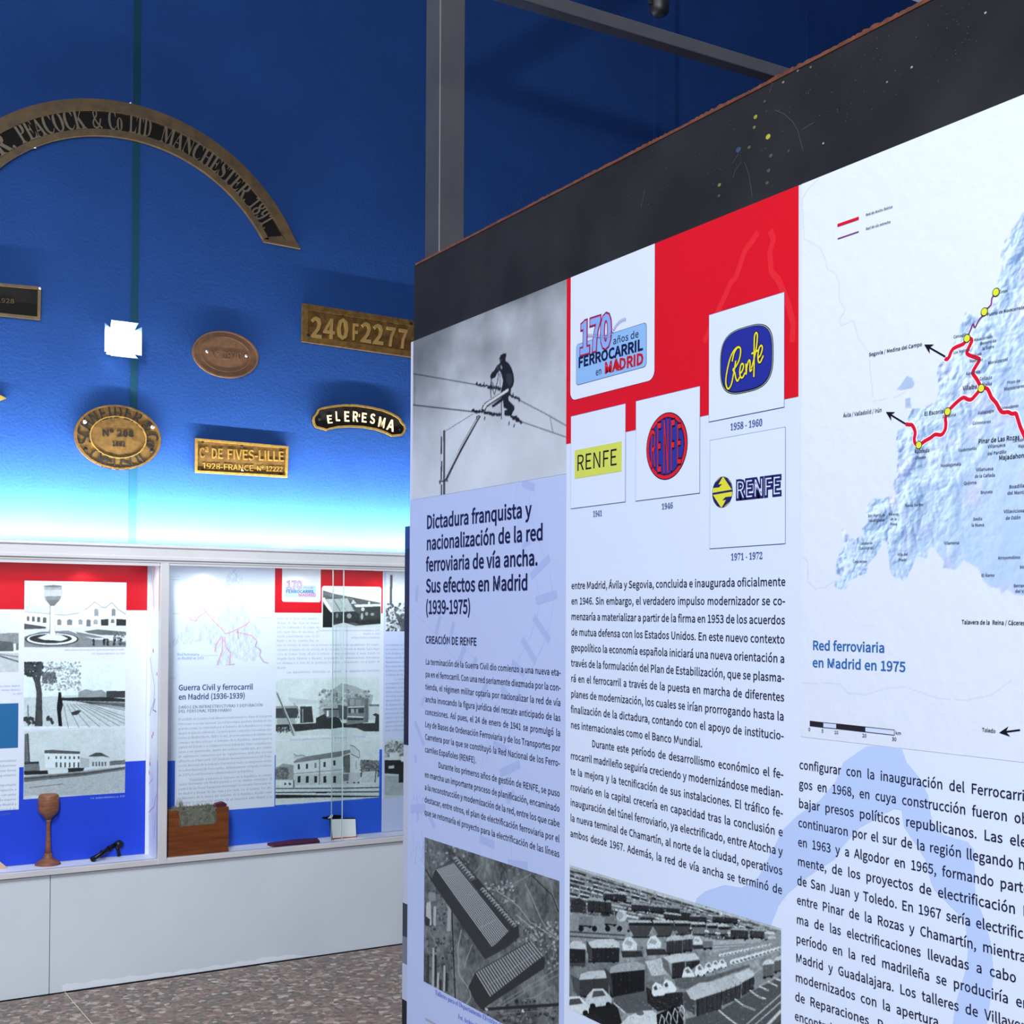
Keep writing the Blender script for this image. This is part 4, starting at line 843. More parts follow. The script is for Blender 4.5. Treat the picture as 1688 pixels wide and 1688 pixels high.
# card 5
A = Art(FP, .0001); A.z = ZJ; card(A, ZJ, (1035, 800), (1545, 750), (1290, 393), (1290, 1152))
c0 = A.P((1120, 788)); rx = (A.P((1190, 780))[0]-A.P((1051, 790))[0])/2; ry = (A.P((1122, 682))[1]-A.P((1122, 894))[1])/2
A.ell(c0, rx, ry, (34, 34, 96), 7, 60); A.ell(c0, rx*.965, ry*.965, (226, 224, 60), 8, 60)
def cp(l): return [(c0[0]+a*rx, c0[1]+b*ry) for a, b in l]
A.polyuv(cp([(-.72, .66), (-.10, .98), (.02, .955), (-.40, .42), (-.42, .42)][:3]+[(-.38, .52), (.0, .52), (-.32, .34), (-.93, .34), (-.86, .48)]), (34, 34, 96), 9)
A.polyuv(cp([(.12, .96), (.5, .84), (.85, .48), (.97, .12), (.9, .12), (.55, .5)]), (34, 34, 96), 9)
A.polyuv(cp([(-.97, .03), (.97, .09), (.97, -.04), (-.97, -.10)]), (34, 34, 96), 9)
A.polyuv([(2*c0[0]-p[0], 2*c0[1]-p[1]) for p in cp([(-.72, .66), (-.10, .98), (.02, .955), (-.38, .52), (.0, .52), (-.32, .34), (-.93, .34), (-.86, .48)])], (34, 34, 96), 9)
A.polyuv([(2*c0[0]-p[0], 2*c0[1]-p[1]) for p in cp([(.12, .96), (.5, .84), (.85, .48), (.97, .12), (.9, .12), (.55, .5)])], (34, 34, 96), 9)
for b_, c, l in ((.085, (34, 34, 96), 9), (-.010, (214, 226, 246), 11)):
    A.text('RENFE', (1212, 833), (1520, 800), 116, c, l, bold=b_, res=2)
A.build('logo_card', pf)
A = Art(FP, .0001); A.z = ZJ; YC = (58, 84, 142)
for s_, a, b in (('1941', (239, 955), (302, 949)), ('1946', (706, 905), (783, 896)), ('1958 - 1960', (1171, 368), (1390, 336)), ('1971 - 1972', (1175, 1250), (1392, 1240))):
    A.text(s_, a, b, 38 if len(s_) < 5 else 44, YC, 5, font='M', bold=0, res=2); A.cut('year_caption', pf)

# --- headings
A = Art(FP, .0001); A.z = ZA; HD = (22, 22, 66)
for s_, a, b in (('Dictadura franquista y', (229, 484), (1142, 377)), ('nacionalización de la red', (228, 667), (1246, 578)), ('ferroviaria de vía ancha.', (224, 852), (1200, 798)), ('Sus efectos en Madrid', (224, 1036), (1113, 1014)), ('(1939-1975)', (222, 1222), (614, 1220))):
    A.text(s_, a, b, 112, HD, 4, bold=.028, res=3)
A.build('heading', pf); A = Art(FP, .0001); A.z = ZA; A.text('CREACIÓN DE RENFE', (221, 1478), (666, 1499), 62, HD, 4, bold=.026)
A.build('subheading', pf)
# --- body text
BT = (30, 30, 58)
SZ = (FP.uv((970, 960-11.3))[1]-FP.uv((970, 960))[1])/capr('I')
def column(name, z, lines, first, last, step_n, over={}, hx0=1.):
    A = Art(FP, .0001); n = step_n
    aL, aR = FP.uv(first[0], z), FP.uv(first[1], z); bL, bR = FP.uv(last[0], z), FP.uv(last[1], z)
    fit = []
    for i, s_ in enumerate(lines):
        if i in over: continue
        a = aL+(bL-aL)*i/n; b = aR+(bR-aR)*i/n; fit.append(np.linalg.norm(b-a)/(width(s_, 'I', 0, 2, .25)*SZ))
    HX = float(np.median(fit)) if fit else hx0
    for i, s_ in enumerate(lines):
        t_ = i/n; a = aL+(bL-aL)*t_; b = aR+(bR-aR)*t_
        # keep the measured edges but let a line run straight along its own baseline
        o_ = over.get(i, {}); rest = None; full = b-a
        if 'x0' in o_:
            u = FP.uv((o_['x0'], o_.get('y0', 0)), z)[0]; a2 = a+full*((u-a[0])/full[0]); a = a2
        if 'x1' in o_:
            u = FP.uv((o_['x1'], o_.get('y1', 0)), z)[0]; b = a+full*((u-a[0])/full[0])
        if isinstance(s_, tuple): s_, rest = s_
        A.just(s_, a, b, SZ, HX, BT, 4, rest=rest, bold=.013)
    A.build(name, pf); print('HX', HX, SZ)
column('body_text', ZB, ['La terminación de la Guerra Civil dio comienzo a una nueva eta-', 'pa en el ferrocarril. Con una red seriamente diezmada por la con-', 'tienda, el régimen militar optaría por nacionalizar la red de vía', 'ancha invocando la figura jurídica del rescate anticipado de las', 'concesiones. Así pues, el 24 de enero de 1941 se promulgó la', 'Ley de Bases de Ordenación Ferroviaria y de los Transportes por', 'Carretera por la que se constituyó la Red Nacional de los Ferro-', 'carriles Españoles (RENFE).', 'Durante los primeros años de gestión de RENFE, se puso', 'en marcha un importante proceso de planificación, encaminado', 'a la reconstrucción y modernización de la red, entre los que cabe', 'destacar, entre otros, el plan de electrificación ferroviaria por el', 'que se retomaría el proyecto para la electrificación de las líneas'],
       ((191, 160), (1210, 247)), ((183, 1290), (1199, 1612)), 12, {7: dict(x1=572, y1=905), 8: dict(x0=287, y0=945)})
column('body_text', (920, 930, 4.1171), ['entre Madrid, Ávila y Segovia, concluida e inaugurada oficialmente', 'en 1946. Sin embargo, el verdadero impulso modernizador se co-', 'menzaría a materializar a partir de la firma en 1953 de los acuerdos', 'de mutua defensa con los Estados Unidos. En este nuevo contexto', 'geopolítico la economía española iniciará una nueva orientación a', 'través de la formulación del Plan de Estabilización, que se plasma-', 'rá en el ferrocarril a través de la puesta en marcha de diferentes', 'planes de modernización, los cuales se irían prorrogando hasta la', 'finalización de la dictadura, contando con el apoyo de institucio-', 'nes internacionales como el Banco Mundial.', 'Durante este período de desarrollismo económico el fe-', 'rrocarril madrileño seguiría creciendo y modernizándose median-', 'te la mejora y la tecnificación de sus instalaciones. El tráfico fe-', 'rroviario en la capital crecería en capacidad tras la conclusión e', 'inauguración del túnel ferroviario, ya electrificado, entre Atocha y', 'la nueva terminal de Chamartín, al norte de la ciudad, operativos', 'ambos desde 1967. Además, la red de vía ancha se terminó de'],
       ((92, 168), (1547, 146)), ((84, 1847), (1525, 2241)), 16, {9: dict(x1=983, y1=1247), 10: dict(x0=231, y0=1246)})
T3_ = [('configurar con la inauguración del', 'Ferrocarril'), ('gos en 1968, en cuya construcción fueron', 'obligados'), ('bajar presos políticos republicanos.', 'Las electri-'), ('continuaron por el sur de la región llegando', 'hasta'), ('en 1963 y a Algodor en 1965, formando', 'parte'), ('mente, de los proyectos de electrificación', 'Ma-'), ('de San Juan y Toledo. En 1967 sería', 'electrificado'), ('entre Pinar de la Rozas y Chamartín,', 'mientras'), ('ma de las electrificaciones llevadas a cabo', 'en'), ('período en la red madrileña se produciría', 'en'), ('Madrid y Guadalajara. Los talleres de', 'Villaverde'), ('modernizados con la', 'apertura'), ('de Reparaciones.', 'R'), ('encontraba', '')]
E3 = [1278, 1578, 1365, 1618, 1482, 1635, 1320, 1360, 1640, 1585, 1372, 760, 628, 420]
column('body_text', W7, T3_, ((119, 157), (1688, 382)), ((87, 1912), (1688, 2475)), 13, {i: dict(x1=e, y1=157+i*135+(e-100)*(.145+.0165*i)) for i, e in enumerate(E3)})
A = Art(FP, .0001); A.z = (660, 1360, 5.147); BLC = (70, 86, 190)
A.text('Talleres para el Departamento Eléctrico de la', (298, 1436), (905, 1748), 40, BLC, 4, font='M', bold=-.005, res=2); A.text('Fot. Archivo Histórico Ferroviario', (492, 1640), (905, 1862), 40, BLC, 4, font='M', bold=-.005, res=2)
A.rect((215, 1655), (1352, 2300), (168, 172, 184), 3); A.build('photo_caption', pf)

# --- photograph: aerial view of the workshops
ZE = (660, 1360, 5.147)
a_, b_ = FP.uv((208, 90), ZE), FP.uv((1352, 490), ZE); c_ = FP.uv((208, 1330), ZE)
R = Ras(FP, 0, 0, .0011, .0001, 3, ZE, uvr=(a_[0], b_[0], c_[1], (a_[1]+b_[1])/2)); H_, W_ = R.H, R.W
n = fbm(H_, W_, 60, 6); n2 = fbm(H_, W_, 9, 3); R.fill(np.clip(.10+.42*n+.26*(n2-.5), 0, 1)); R.im[..., 1] *= 1.02
def R_rub(x0, y0, x1, y1, k, lo, hi, r):
    for i in range(k): R.blobs([(x0+rng.random()*(x1-x0), y0+rng.random()*(y1-y0))], r*(.5+rng.random()), int(lo+rng.random()*(hi-lo)))
R_rub(215, 120, 600, 340, 60, 60, 150, 12); R_rub(215, 520, 420, 900, 120, 40, 120, 10); R_rub(720, 480, 980, 660, 90, 90, 180, 9); R_rub(960, 820, 1340, 1250, 300, 40, 170, 10); R_rub(220, 950, 460, 1350, 120, 30, 110, 10); R_rub(700, 1480, 1340, 1900, 260, 20, 120, 14); R_rub(900, 300, 1340, 420, 30, 60, 110, 10)
for P_, w, c in (([(520, 890), (490, 1050), (500, 1270), (590, 1390), (600, 1460), (560, 1520)], 9, 150), ([(615, 1010), (575, 1110), (540, 1220)], 10, 130), ([(580, 970), (530, 920)], 6, 130), ([(800, 560), (900, 530), (1000, 480), (1110, 420)], 8, 130), ([(820, 560), (930, 630), (1010, 700), (1100, 820), (1330, 970)], 8, 165), ([(1060, 500), (1110, 600), (1190, 790), (1250, 890), (1345, 960)], 7, 150), ([(500, 1290), (545, 1380)], 5, 120), ([(700, 330), (620, 420)], 8, 120), ([(460, 1080), (470, 1290)], 6, 120), ([(1270, 480), (1300, 620), (1345, 720)], 12, 120), ([(830, 1560), (1080, 1400), (1340, 1270)], 10, 120), ([(800, 1540), (1345, 1210)], 6, 140), ([(820, 1600), (1345, 1560)], 7, 110), ([(1060, 1470), (1140, 1460), (1280, 1370)], 6, 150), ([(980, 760), (1130, 880), (1180, 960)], 9, 170)): R.line(P_, w, c, .75)
for P_, w in (([(1110, 425), (1290, 600), (1345, 740)], 8), ([(850, 320), (905, 405)], 6), ([(220, 380), (270, 470), (440, 720)], 9), ([(440, 720), (470, 1490)], 10), ([(700, 1560), (1345, 1520)], 26)): R.line(P_, w, 22)
R.poly([(225, 660), (262, 650), (268, 850), (220, 845)], 176); R.poly([(286, 690), (308, 690), (305, 860), (282, 850)], 165); R.poly([(240, 570), (300, 570), (310, 640), (250, 650)], 150, .6); R.poly([(408, 690), (434, 690), (430, 900), (398, 900)], 150); R.poly([(215, 770), (255, 800), (250, 860), (212, 850)], 30)
for x, y0, y1 in ((284, 1040, 1370), (325, 1250, 1400), (378, 1190, 1410)): R.line([(x, y0), (x-4, y1)], 15, 168); R.line([(x+20, y0+60), (x+18, y1)], 18, 26)
R.line([(240, 1100), (236, 1340)], 22, 36)
# big shed
R.poly([(262, 470), (300, 385), (455, 285), (500, 270), (1000, 850), (1012, 950), (905, 1040), (720, 1138), (600, 960)], 34); R.poly([(300, 370), (460, 300), (900, 880), (950, 900), (790, 1035), (700, 960)], 58)
R.poly([(262, 470), (302, 400), (790, 1040), (722, 1138)], 32)
for i in range(12):
    t_ = i/11; a = (312+(450-312)*t_, 378-(378-328)*t_); b = (782+(925-782)*t_, 1030-(1030-920)*t_); R.line([a, b], 5.2, 208 if i % 1 == 0 else 150)
R.line([(380, 448), (500, 405)], 3, 150); R.line([(585, 600), (660, 560)], 3, 150); R.line([(680, 870), (820, 800)], 3, 190)
R.poly([(455, 290), (490, 272), (600, 395), (650, 460), (600, 480), (560, 440)], 60); 
for i in range(30):
    t_ = i/29; x = 475+(985-475)*t_; y = 285+(860-285)*t_
    if .30 < t_ < .42: continue
    R.poly([(x-26, y+10), (x-8, y-14), (x+18, y-4), (x+6, y+16), (x-18, y+24)], 128 if i % 2 else 150); R.poly([(x-24, y+14), (x+6, y+2), (x+8, y+12), (x-18, y+25)], 40)
R.poly([(625, 470), (665, 460), (700, 520), (670, 550), (640, 520)], 30)
R.poly([(940, 880), (1005, 850), (1012, 950), (800, 1085), (790, 1035)], 30)
# second shed
R.poly([(580, 1375), (640, 1245), (1100, 980), (1232, 1140), (1222, 1215), (690, 1562), (640, 1500)], 28)
R.poly([(640, 1248), (1105, 985), (1212, 1110), (762, 1455)], 62)
for i in range(24):
    t_ = i/23; a = (645+(1105-645)*t_, 1252-(1252-985)*t_); b = (768+(1208-768)*t_, 1450-(1450-1112)*t_); R.line([a, b], 5.5, 205)
R.line([(740, 1365), (1150, 1085)], 3, 170); R.blobs([(735, 1562), (1040, 1575)], 16, 190)
R.im = np.clip(R.im, 0, 1)**.80*.97+.03; R.build('photograph', pf, (.95, .99, .98))

# --- photograph: marshalling yard full of wagons
a_, b_ = FP.uv((82, 100), WC), FP.uv((1516, 545), WC)
R = Ras(FP, 0, 0, .0011, .0001, 3, WC, uvr=(a_[0], b_[0], FP.uv((1285, 1790))[1]-.02, (a_[1]+b_[1])/2)); H_, W_ = R.H, R.W
n = fbm(H_, W_, 30, 5); n2 = fbm(H_, W_, 5, 2); R.fill(np.clip(.34+.3*n+.2*(n2-.5), 0, 1))
R.poly([(82, 100), (1516, 545), (1516, 560), (900, 380), (82, 125)], 176)
# far rows of vehicles
for row in range(9):
    y_l = 140+row*30; slope = .29-row*.012; sc = 14+row*3.2; x = 82
    while x < 1516:
        w = sc*(1.4+rng.random()*1.8); y = y_l+(x-82)*slope; gcol = int(35+rng.random()*70); top = int(130+rng.random()*80); x2 = x+w
        y2 = y_l+(x2-82)*slope
        if rng.random() < .86:
            R.poly([(x, y), (x2, y2), (x2, y2+sc*.8), (x, y+sc*.8)], gcol); R.poly([(x, y-sc*.25), (x2, y2-sc*.25), (x2, y2+sc*.12), (x, y+sc*.12)], top); R.line([(x, y+sc*.9), (x2, y2+sc*.9)], 4, 24)
        x = x2+rng.random()*sc*.5
for i in range(260):
    x = 82+rng.random()*1400; y = 130+(x-82)*.28+rng.random()*200; R.blobs([(x, y)], 3+rng.random()*5, int(20+rng.random()*200))
R.poly([(82, 435), (460, 470), (480, 590), (1060, 640), (1516, 560), (1516, 620), (1060, 700), (82, 620)], 132, .75)
for y in (560, 590): R.line([(82, y), (460, y+26)], 10, 60)
R.poly([(1040, 620), (1420, 600), (1300, 680), (1050, 700)], 170, .7); R.line([(1050, 655), (1400, 640)], 5, 90); R.line([(1050, 675), (1350, 655)], 5, 90)
def wag(x0, y0, x1, y1, h, roof, body=44, rc=168, sl=0, ribs=0):
    """closed wagon: left-top (x0,y0), right-top (x1,y1), body height h, roof height"""
    R.poly([(x0, y0), (x1, y1), (x1-sl, y1+h), (x0+sl, y0+h)], body, noise=14)
    if roof: R.poly([(x0-4, y0+3), (x0+6, y0-roof*.7), (x0+(x1-x0)*.3, y0-roof+(y1-y0)*.3), (x0+(x1-x0)*.8, y1-roof-(y1-y0)*.2), (x1+2, y1-roof*.5), (x1+3, y1+4)], rc, noise=14)
    for i in range(1, ribs): R.line([(x0+(x1-x0)*i/ribs, y0+(y1-y0)*i/ribs), (x0+(x1-x0)*i/ribs, y0+(y1-y0)*i/ribs+h)], 3, max(0, body-22))
    R.line([(x0, y0+h+5), (x1, y1+h+5)], 9, 20)
    for t_ in (.18, .82): R.ell(x0+(x1-x0)*t_, y0+(y1-y0)*t_+h+9, 9, 9, 16)
for a in ((205, 345, 365, 360, 70, 20), (310, 300, 380, 305, 36, 8), (385, 300, 468, 312, 40, 12), (500, 375, 620, 382, 36, 14), (625, 385, 730, 395, 34, 14), (735, 395, 830, 405, 30, 12), (835, 425, 900, 432, 50, 14), (900, 455, 960, 458, 32, 6), (960, 455, 1010, 460, 30, 6), (1050, 455, 1110, 460, 34, 8), (1110, 458, 1220, 468, 32, 6), (720, 435, 835, 450, 30, 8), (560, 458, 660, 462, 20, 12)): wag(*a, rc=int(120+rng.random()*60), ribs=4)
wag(145, 455, 235, 460, 60, 0, 110); wag(318, 455, 400, 460, 50, 0, 105); R.ell(435, 455, 36, 38, 190); R.ell(425, 450, 22, 26, 150); R.poly([(90, 350), (150, 330), (195, 370), (190, 430), (90, 430)], 46, noise=60)
for x in (160, 250, 340, 420): R.ell(x, 560-20, 18, 20, 24)
for x0, x1, y, h in ((482, 640, 492, 100), (650, 790, 494, 92), (792, 900, 496, 78), (905, 1006, 505, 70), (1012, 1082, 512, 62), (1088, 1160, 520, 56)):
    R.poly([(x0, y), (x1, y+2), (x1, y+h*.4), (x1-h*.25, y+h), (x0+h*.35, y+h), (x0, y+h*.4)], 62 if x0 < 900 else 100, noise=16); R.poly([(x0-6, y-12), (x1-12, y-8), (x1+2, y+8), (x0, y+8)], 172); R.poly([(x0, y+8), (x1, y+8), (x1, y+28), (x0+4, y+26)], 28); R.line([(x0+10, y+h+6), (x1-5, y+h+6)], 10, 18)
wag(1172, 545, 1292, 552, 52, 10, 52, 150, ribs=8); wag(1300, 550, 1400, 556, 44, 8, 56, 150, ribs=8); wag(1400, 570, 1470, 580, 40, 14, 120, 190); R.ell(1450, 605, 28, 16, 180)
wag(82, 670, 190, 676, 110, 50, 34, 186); wag(208, 668, 418, 664, 92, 56, 36, 190, ribs=7); R.poly([(196, 620), (232, 668), (240, 770), (200, 700)], 60)
for (x, y, s_) in ((490, 640, 1.0), (655, 630, .95), (950, 620, .62)):
    R.poly([(x-52*s_, y+8*s_), (x-30*s_, y-38*s_), (x+10*s_, y-46*s_), (x+50*s_, y+6*s_), (x+46*s_, y+42*s_), (x-48*s_, y+48*s_)], 206); R.poly([(x-40*s_, y+2*s_), (x-20*s_, y-26*s_), (x+22*s_, y-6*s_), (x+8*s_, y+20*s_)], 150); R.poly([(x-60*s_, y+50*s_), (x+80*s_, y+50*s_), (x+90*s_, y+90*s_), (x-50*s_, y+96*s_)], 46, noise=60)
R.poly([(705, 590), (740, 625), (740, 700), (712, 660)], 120); wag(738, 622, 846, 614, 82, 32, 52, 176, ribs=5); wag(848, 614, 914, 606, 74, 30, 56, 170, ribs=3); wag(985, 622, 1050, 618, 48, 8, 100, 160)
wag(480, 545, 482, 545, 2, 0)
R.poly([(82, 770), (430, 770), (640, 745), (720, 740), (720, 900), (600, 1000), (82, 1000)], 90, .5); R.poly([(590, 760), (700, 740), (740, 850), (640, 860)], 176, noise=70)
R.poly([(710, 735), (745, 745), (780, 880), (712, 800)], 96); wag(775, 770, 862, 756, 100, 44, 44, 186, ribs=4); R.poly([(715, 735), (830, 705), (865, 755), (770, 775)], 190); R.poly([(835, 712), (930, 705), (965, 745), (870, 760)], 186); wag(870, 762, 962, 748, 60, 2, 40, 120, ribs=4)
# car transporters
R.poly([(1060, 700), (1450, 610), (1516, 600), (1516, 700), (1180, 800), (1000, 860), (900, 960), (800, 900), (980, 760)], 128, noise=50)
for i in range(15):
    t_ = i/14; x = 1110+330*t_; y = 720-70*t_; s_ = .8-.3*t_; R.ell(x, y, 22*s_, 15*s_, 205); R.ell(x+2, y+5*s_, 12*s_, 6*s_, 90)
for i in range(13):
    t_ = i/12; x = 1190+310*t_; y = 765-90*t_; s_ = 1-.35*t_; R.ell(x, y, 24*s_, 19*s_, 214); R.ell(x+4, y+6*s_, 13*s_, 8*s_, 84)
for x, y, s_ in ((882, 840, 1.0), (962, 820, .9), (1025, 800, .8), (1070, 785, .72), (1115, 775, .7)):
    R.poly([(x-38*s_, y+20*s_), (x-26*s_, y-30*s_), (x+4*s_, y-44*s_), (x+36*s_, y-6*s_), (x+46*s_, y+18*s_), (x+44*s_, y+40*s_), (x-30*s_, y+44*s_)], 218); R.poly([(x-18*s_, y-20*s_), (x+2*s_, y-32*s_), (x+20*s_, y-4*s_), (x-6*s_, y+2*s_)], 96); R.ell(x-10*s_, y+42*s_, 9*s_, 9*s_, 24); R.ell(x+34*s_, y+38*s_, 8*s_, 8*s_, 24)
R.poly([(790, 880), (830, 870), (1040, 860), (1300, 780), (1300, 800), (1050, 890), (860, 950), (800, 930)], 84, noise=40)
# near left wagons and cars
R.poly([(90, 850), (150, 880), (150, 1010), (110, 960)], 70); wag(150, 882, 345, 868, 110, 50, 52, 182, ribs=2); wag(355, 838, 590, 812, 160, 56, 30, 150, ribs=8); R.poly([(316, 800), (362, 842), (378, 1000), (340, 900)], 58)
R.poly([(380, 1000), (640, 950), (640, 1100), (470, 1110), (380, 1040)], 78)
def car(x, y, s_, c=200):
    R.poly([(x-88*s_, y+30*s_), (x-80*s_, y-12*s_), (x-36*s_, y-60*s_), (x+30*s_, y-62*s_), (x+66*s_, y-24*s_), (x+88*s_, y), (x+86*s_, y+48*s_), (x-60*s_, y+66*s_)], c)
    R.poly([(x-34*s_, y-44*s_), (x+28*s_, y-48*s_), (x+50*s_, y-14*s_), (x-44*s_, y-2*s_)], 70); R.ell(x-40*s_, y+58*s_, 20*s_, 20*s_, 22); R.ell(x+66*s_, y+46*s_, 18*s_, 18*s_, 22)
R.poly([(200, 1080), (400, 1040), (440, 1186), (200, 1260)], 30); car(278, 1005, 1.0, 190); car(120, 1060, 1.05, 206); R.poly([(82, 1180), (260, 1110), (420, 1260), (82, 1300)], 36, noise=40)
R.poly([(420, 1190), (480, 1130), (560, 1095), (640, 1090), (690, 1130), (690, 1300), (420, 1300)], 196, noise=20); R.ell(560, 1110, 26, 16, 90)
R.poly([(600, 930), (640, 960), (850, 970), (850, 1060), (680, 1100), (610, 1040)], 36, noise=60)
for x, y in ((672, 945), (745, 925)):
    R.poly([(x-34, y+30), (x-30, y-18), (x-8, y-44), (x+28, y-30), (x+60, y+18), (x+52, y+44), (x-20, y+52)], 220); R.poly([(x-22, y-8), (x-4, y-24), (x+6, y+4), (x-14, y+12)], 60)
# near long vans
R.poly([(850, 975), (900, 950), (935, 1010), (930, 1120), (858, 1080)], 66); R.poly([(870, 960), (960, 905), (1060, 898), (1110, 950), (1110, 975), (950, 1030), (900, 1010)], 176, noise=16); R.poly([(935, 1020), (1110, 965), (1110, 1100), (940, 1140)], 50, noise=40)
R.poly([(1060, 895), (1150, 860), (1200, 855), (1250, 905), (1240, 925), (1110, 965)], 170, noise=16); R.poly([(1112, 965), (1245, 915), (1240, 1010), (1115, 1060)], 52, noise=40); R.poly([(1190, 850), (1290, 812), (1330, 830), (1330, 860), (1250, 905)], 186, noise=16); R.poly([(1248, 905), (1335, 860), (1330, 950), (1245, 1000)], 48, noise=30)
for i in range(12): x = 950+i*32; y = 1020-i*13; R.line([(x, y), (x, y+110-i*2)], 3, 20)
R.poly([(1330, 850), (1380, 820), (1470, 790), (1516, 770), (1516, 850), (1340, 930)], 120, noise=40); wag(1390, 785, 1460, 775, 80, 30, 90, 196, ribs=5); wag(1465, 760, 1530, 745, 70, 26, 86, 190, ribs=5)
R.poly([(870, 1150), (1120, 1080), (1340, 950), (1516, 860), (1516, 1400), (820, 1400)], 74, noise=14)
for P_ in ([(1090, 1090), (1150, 1140), (1230, 1200)], [(1200, 1015), (1260, 1060), (1340, 1090)], [(1300, 955), (1360, 1000), (1410, 1015)], [(1365, 930), (1430, 960)], [(1420, 895), (1490, 930)], [(1455, 870), (1510, 890)], [(380, 1040), (460, 1110)]): R.line(P_, 9, 196)
R.line([(1230, 1230), (1516, 980)], 8, 170); R.line([(1290, 1230), (1516, 1030)], 6, 190); R.line([(1340, 1280), (1516, 1090)], 20, 180); R.line([(1400, 1280), (1516, 1160)], 8, 40)
R.poly([(670, 1120), (800, 1060), (860, 1130), (840, 1260), (680, 1280)], 24)
for i in range(4):
    x = 690+i*45; R.line([(x, 1180-i*26), (x+14, 1120-i*22), (x+34, 1150-i*22), (x+30, 1220-i*22)], 6, 190); R.line([(x, 1180-i*26), (x+30, 1240-i*26)], 5, 150)

for i in range(1500):
    x = 82+rng.random()*1430; y0_ = 200+(x-82)*.26; y = y0_+rng.random()**1.3*900; R.line([(x, y), (x+(rng.random()-.3)*22, y+(rng.random()-.5)*9)], 2.2+rng.random()*2, int(rng.choice((24, 40, 60, 190, 215))), .5)
R.im *= (.90+.2*fbm(H_, W_, 4, 2))[..., None]
R.im = np.clip((np.clip(R.im, 0, 1)**.82-.48)*1.22+.48, .03, .96); R.build('photograph', pf, (.93, .985, .98))

# --- map of the region
ZD = (1310, 280, 4.4418); ZE_ = (1310, 620, 4.4656); ZF = (1310, 930, 4.4656)
mb_ = (FP.uv((1320, 1214.8))[1]+FP.uv((1688, 1255.8))[1])/2
ux = FP.uv((1760, 700))[0]
R = Ras(FP, 0, 0, .00105, .0001, 3, ZD, uvr=(yb2+.0004, ux+.12, mb_, ZT_)); H_, W_ = R.H, R.W
base = np.ones((H_, W_, 3))*np.array([.905, .94, .985]); tt = np.clip(np.linspace(-.2, 1.0, H_), 0, 1)[:, None, None]; base = base*(1-.045*tt); n = fbm(H_, W_, 26, 6); gy, gx = np.gradient(n)
base += np.clip((gx-gy)*.2, -.012, .012)[..., None]; R.im[:] = base
G = [R.fr.uv(p, ZD) for p in [(1700, 300), (1679, 310), (1640, 360), (1600, 420), (1575, 500), (1540, 520), (1525, 580), (1508, 640), (1532, 660), (1520, 740), (1480, 830), (1490, 890), (1470, 950), (1440, 1020), (1395, 1060), (1350, 1068), (1310, 1080), (1270, 1045), (1250, 1050), (1240, 1100), (1205, 1160), (1205, 1200), (1170, 1270), (1130, 1340), (1100, 1395), (1060, 1430), (1045, 1500), (1062, 1600), (1050, 1670)]]
G += [R.fr.uv(p, ZE_) for p in [(1055, 130), (1090, 165), (1040, 185), (1000, 210), (940, 238), (870, 240), (838, 310), (850, 370), (800, 385), (765, 400), (750, 470), (765, 560), (760, 640), (755, 740), (725, 790), (740, 840), (755, 880), (690, 890), (640, 905), (590, 900), (540, 950), (530, 1000), (540, 1080), (500, 1120), (515, 1180), (470, 1185), (415, 1200), (390, 1150), (375, 1125), (345, 1130), (365, 1200), (370, 1260), (330, 1310), (305, 1400), (310, 1450), (345, 1470), (330, 1500), (290, 1510), (300, 1550), (350, 1570), (390, 1560), (400, 1510), (470, 1470), (530, 1450), (545, 1380), (600, 1320), (640, 1250), (645, 1200), (685, 1220), (685, 1290), (705, 1380), (705, 1440), (750, 1490), (780, 1480), (800, 1505), (830, 1480), (870, 1400), (890, 1350), (900, 1320), (980, 1342), (985, 1270), (1020, 1250), (1060, 1310), (1105, 1360), (1095, 1410), (1140, 1415), (1190, 1425), (1225, 1380), (1245, 1350), (1310, 1390), (1355, 1410), (1385, 1490), (1440, 1550), (1510, 1560), (1525, 1600)]]
G += [R.fr.uv(p, ZF) for p in [(1530, 215), (1560, 180), (1620, 220), (1690, 228), (1760, 260), (1900, 240), (1990, 100)]]+[np.array((ux+.11, 1.9))]
gg = [((u[0]-R.a0)/(R.a1-R.a0)*R.W, (R.b1-u[1])/(R.b1-R.b0)*R.H) for u in G]
def togrid(pts, z): return [((u[0]-R.a0)/(R.a1-R.a0)*R.W, (R.b1-u[1])/(R.b1-R.b0)*R.H) for u in (R.fr.uv(p, z) for p in pts)]
XX, YY = np.meshgrid(np.arange(W_), np.arange(H_))
hs = 5*fbm(H_, W_, 44, 2)+2.6*np.abs(fbm(H_, W_, 26, 4)-.5)*2.2
# sheared ridges for the sierra
sh_ = np.roll(vnoise(H_, W_, 9), 3); ridge = np.abs(vnoise(H_+W_, W_, 11)-.5)
idx = np.clip((YY+XX*.9).astype(int), 0, H_+W_-1); cellx = np.clip(((XX-YY*.30)).astype(int) % W_, 0, W_-1); ridg = ridge[idx//3, cellx]
sy_, sx_g = np.gradient(hs); shade = (sx_g+sy_)*1.0
rg_y, rg_x = np.gradient(ridg)
mm = R.mask(gg); m_, sy, sxx = mm; full = np.zeros((H_, W_), bool); full[sy, sxx] = m_
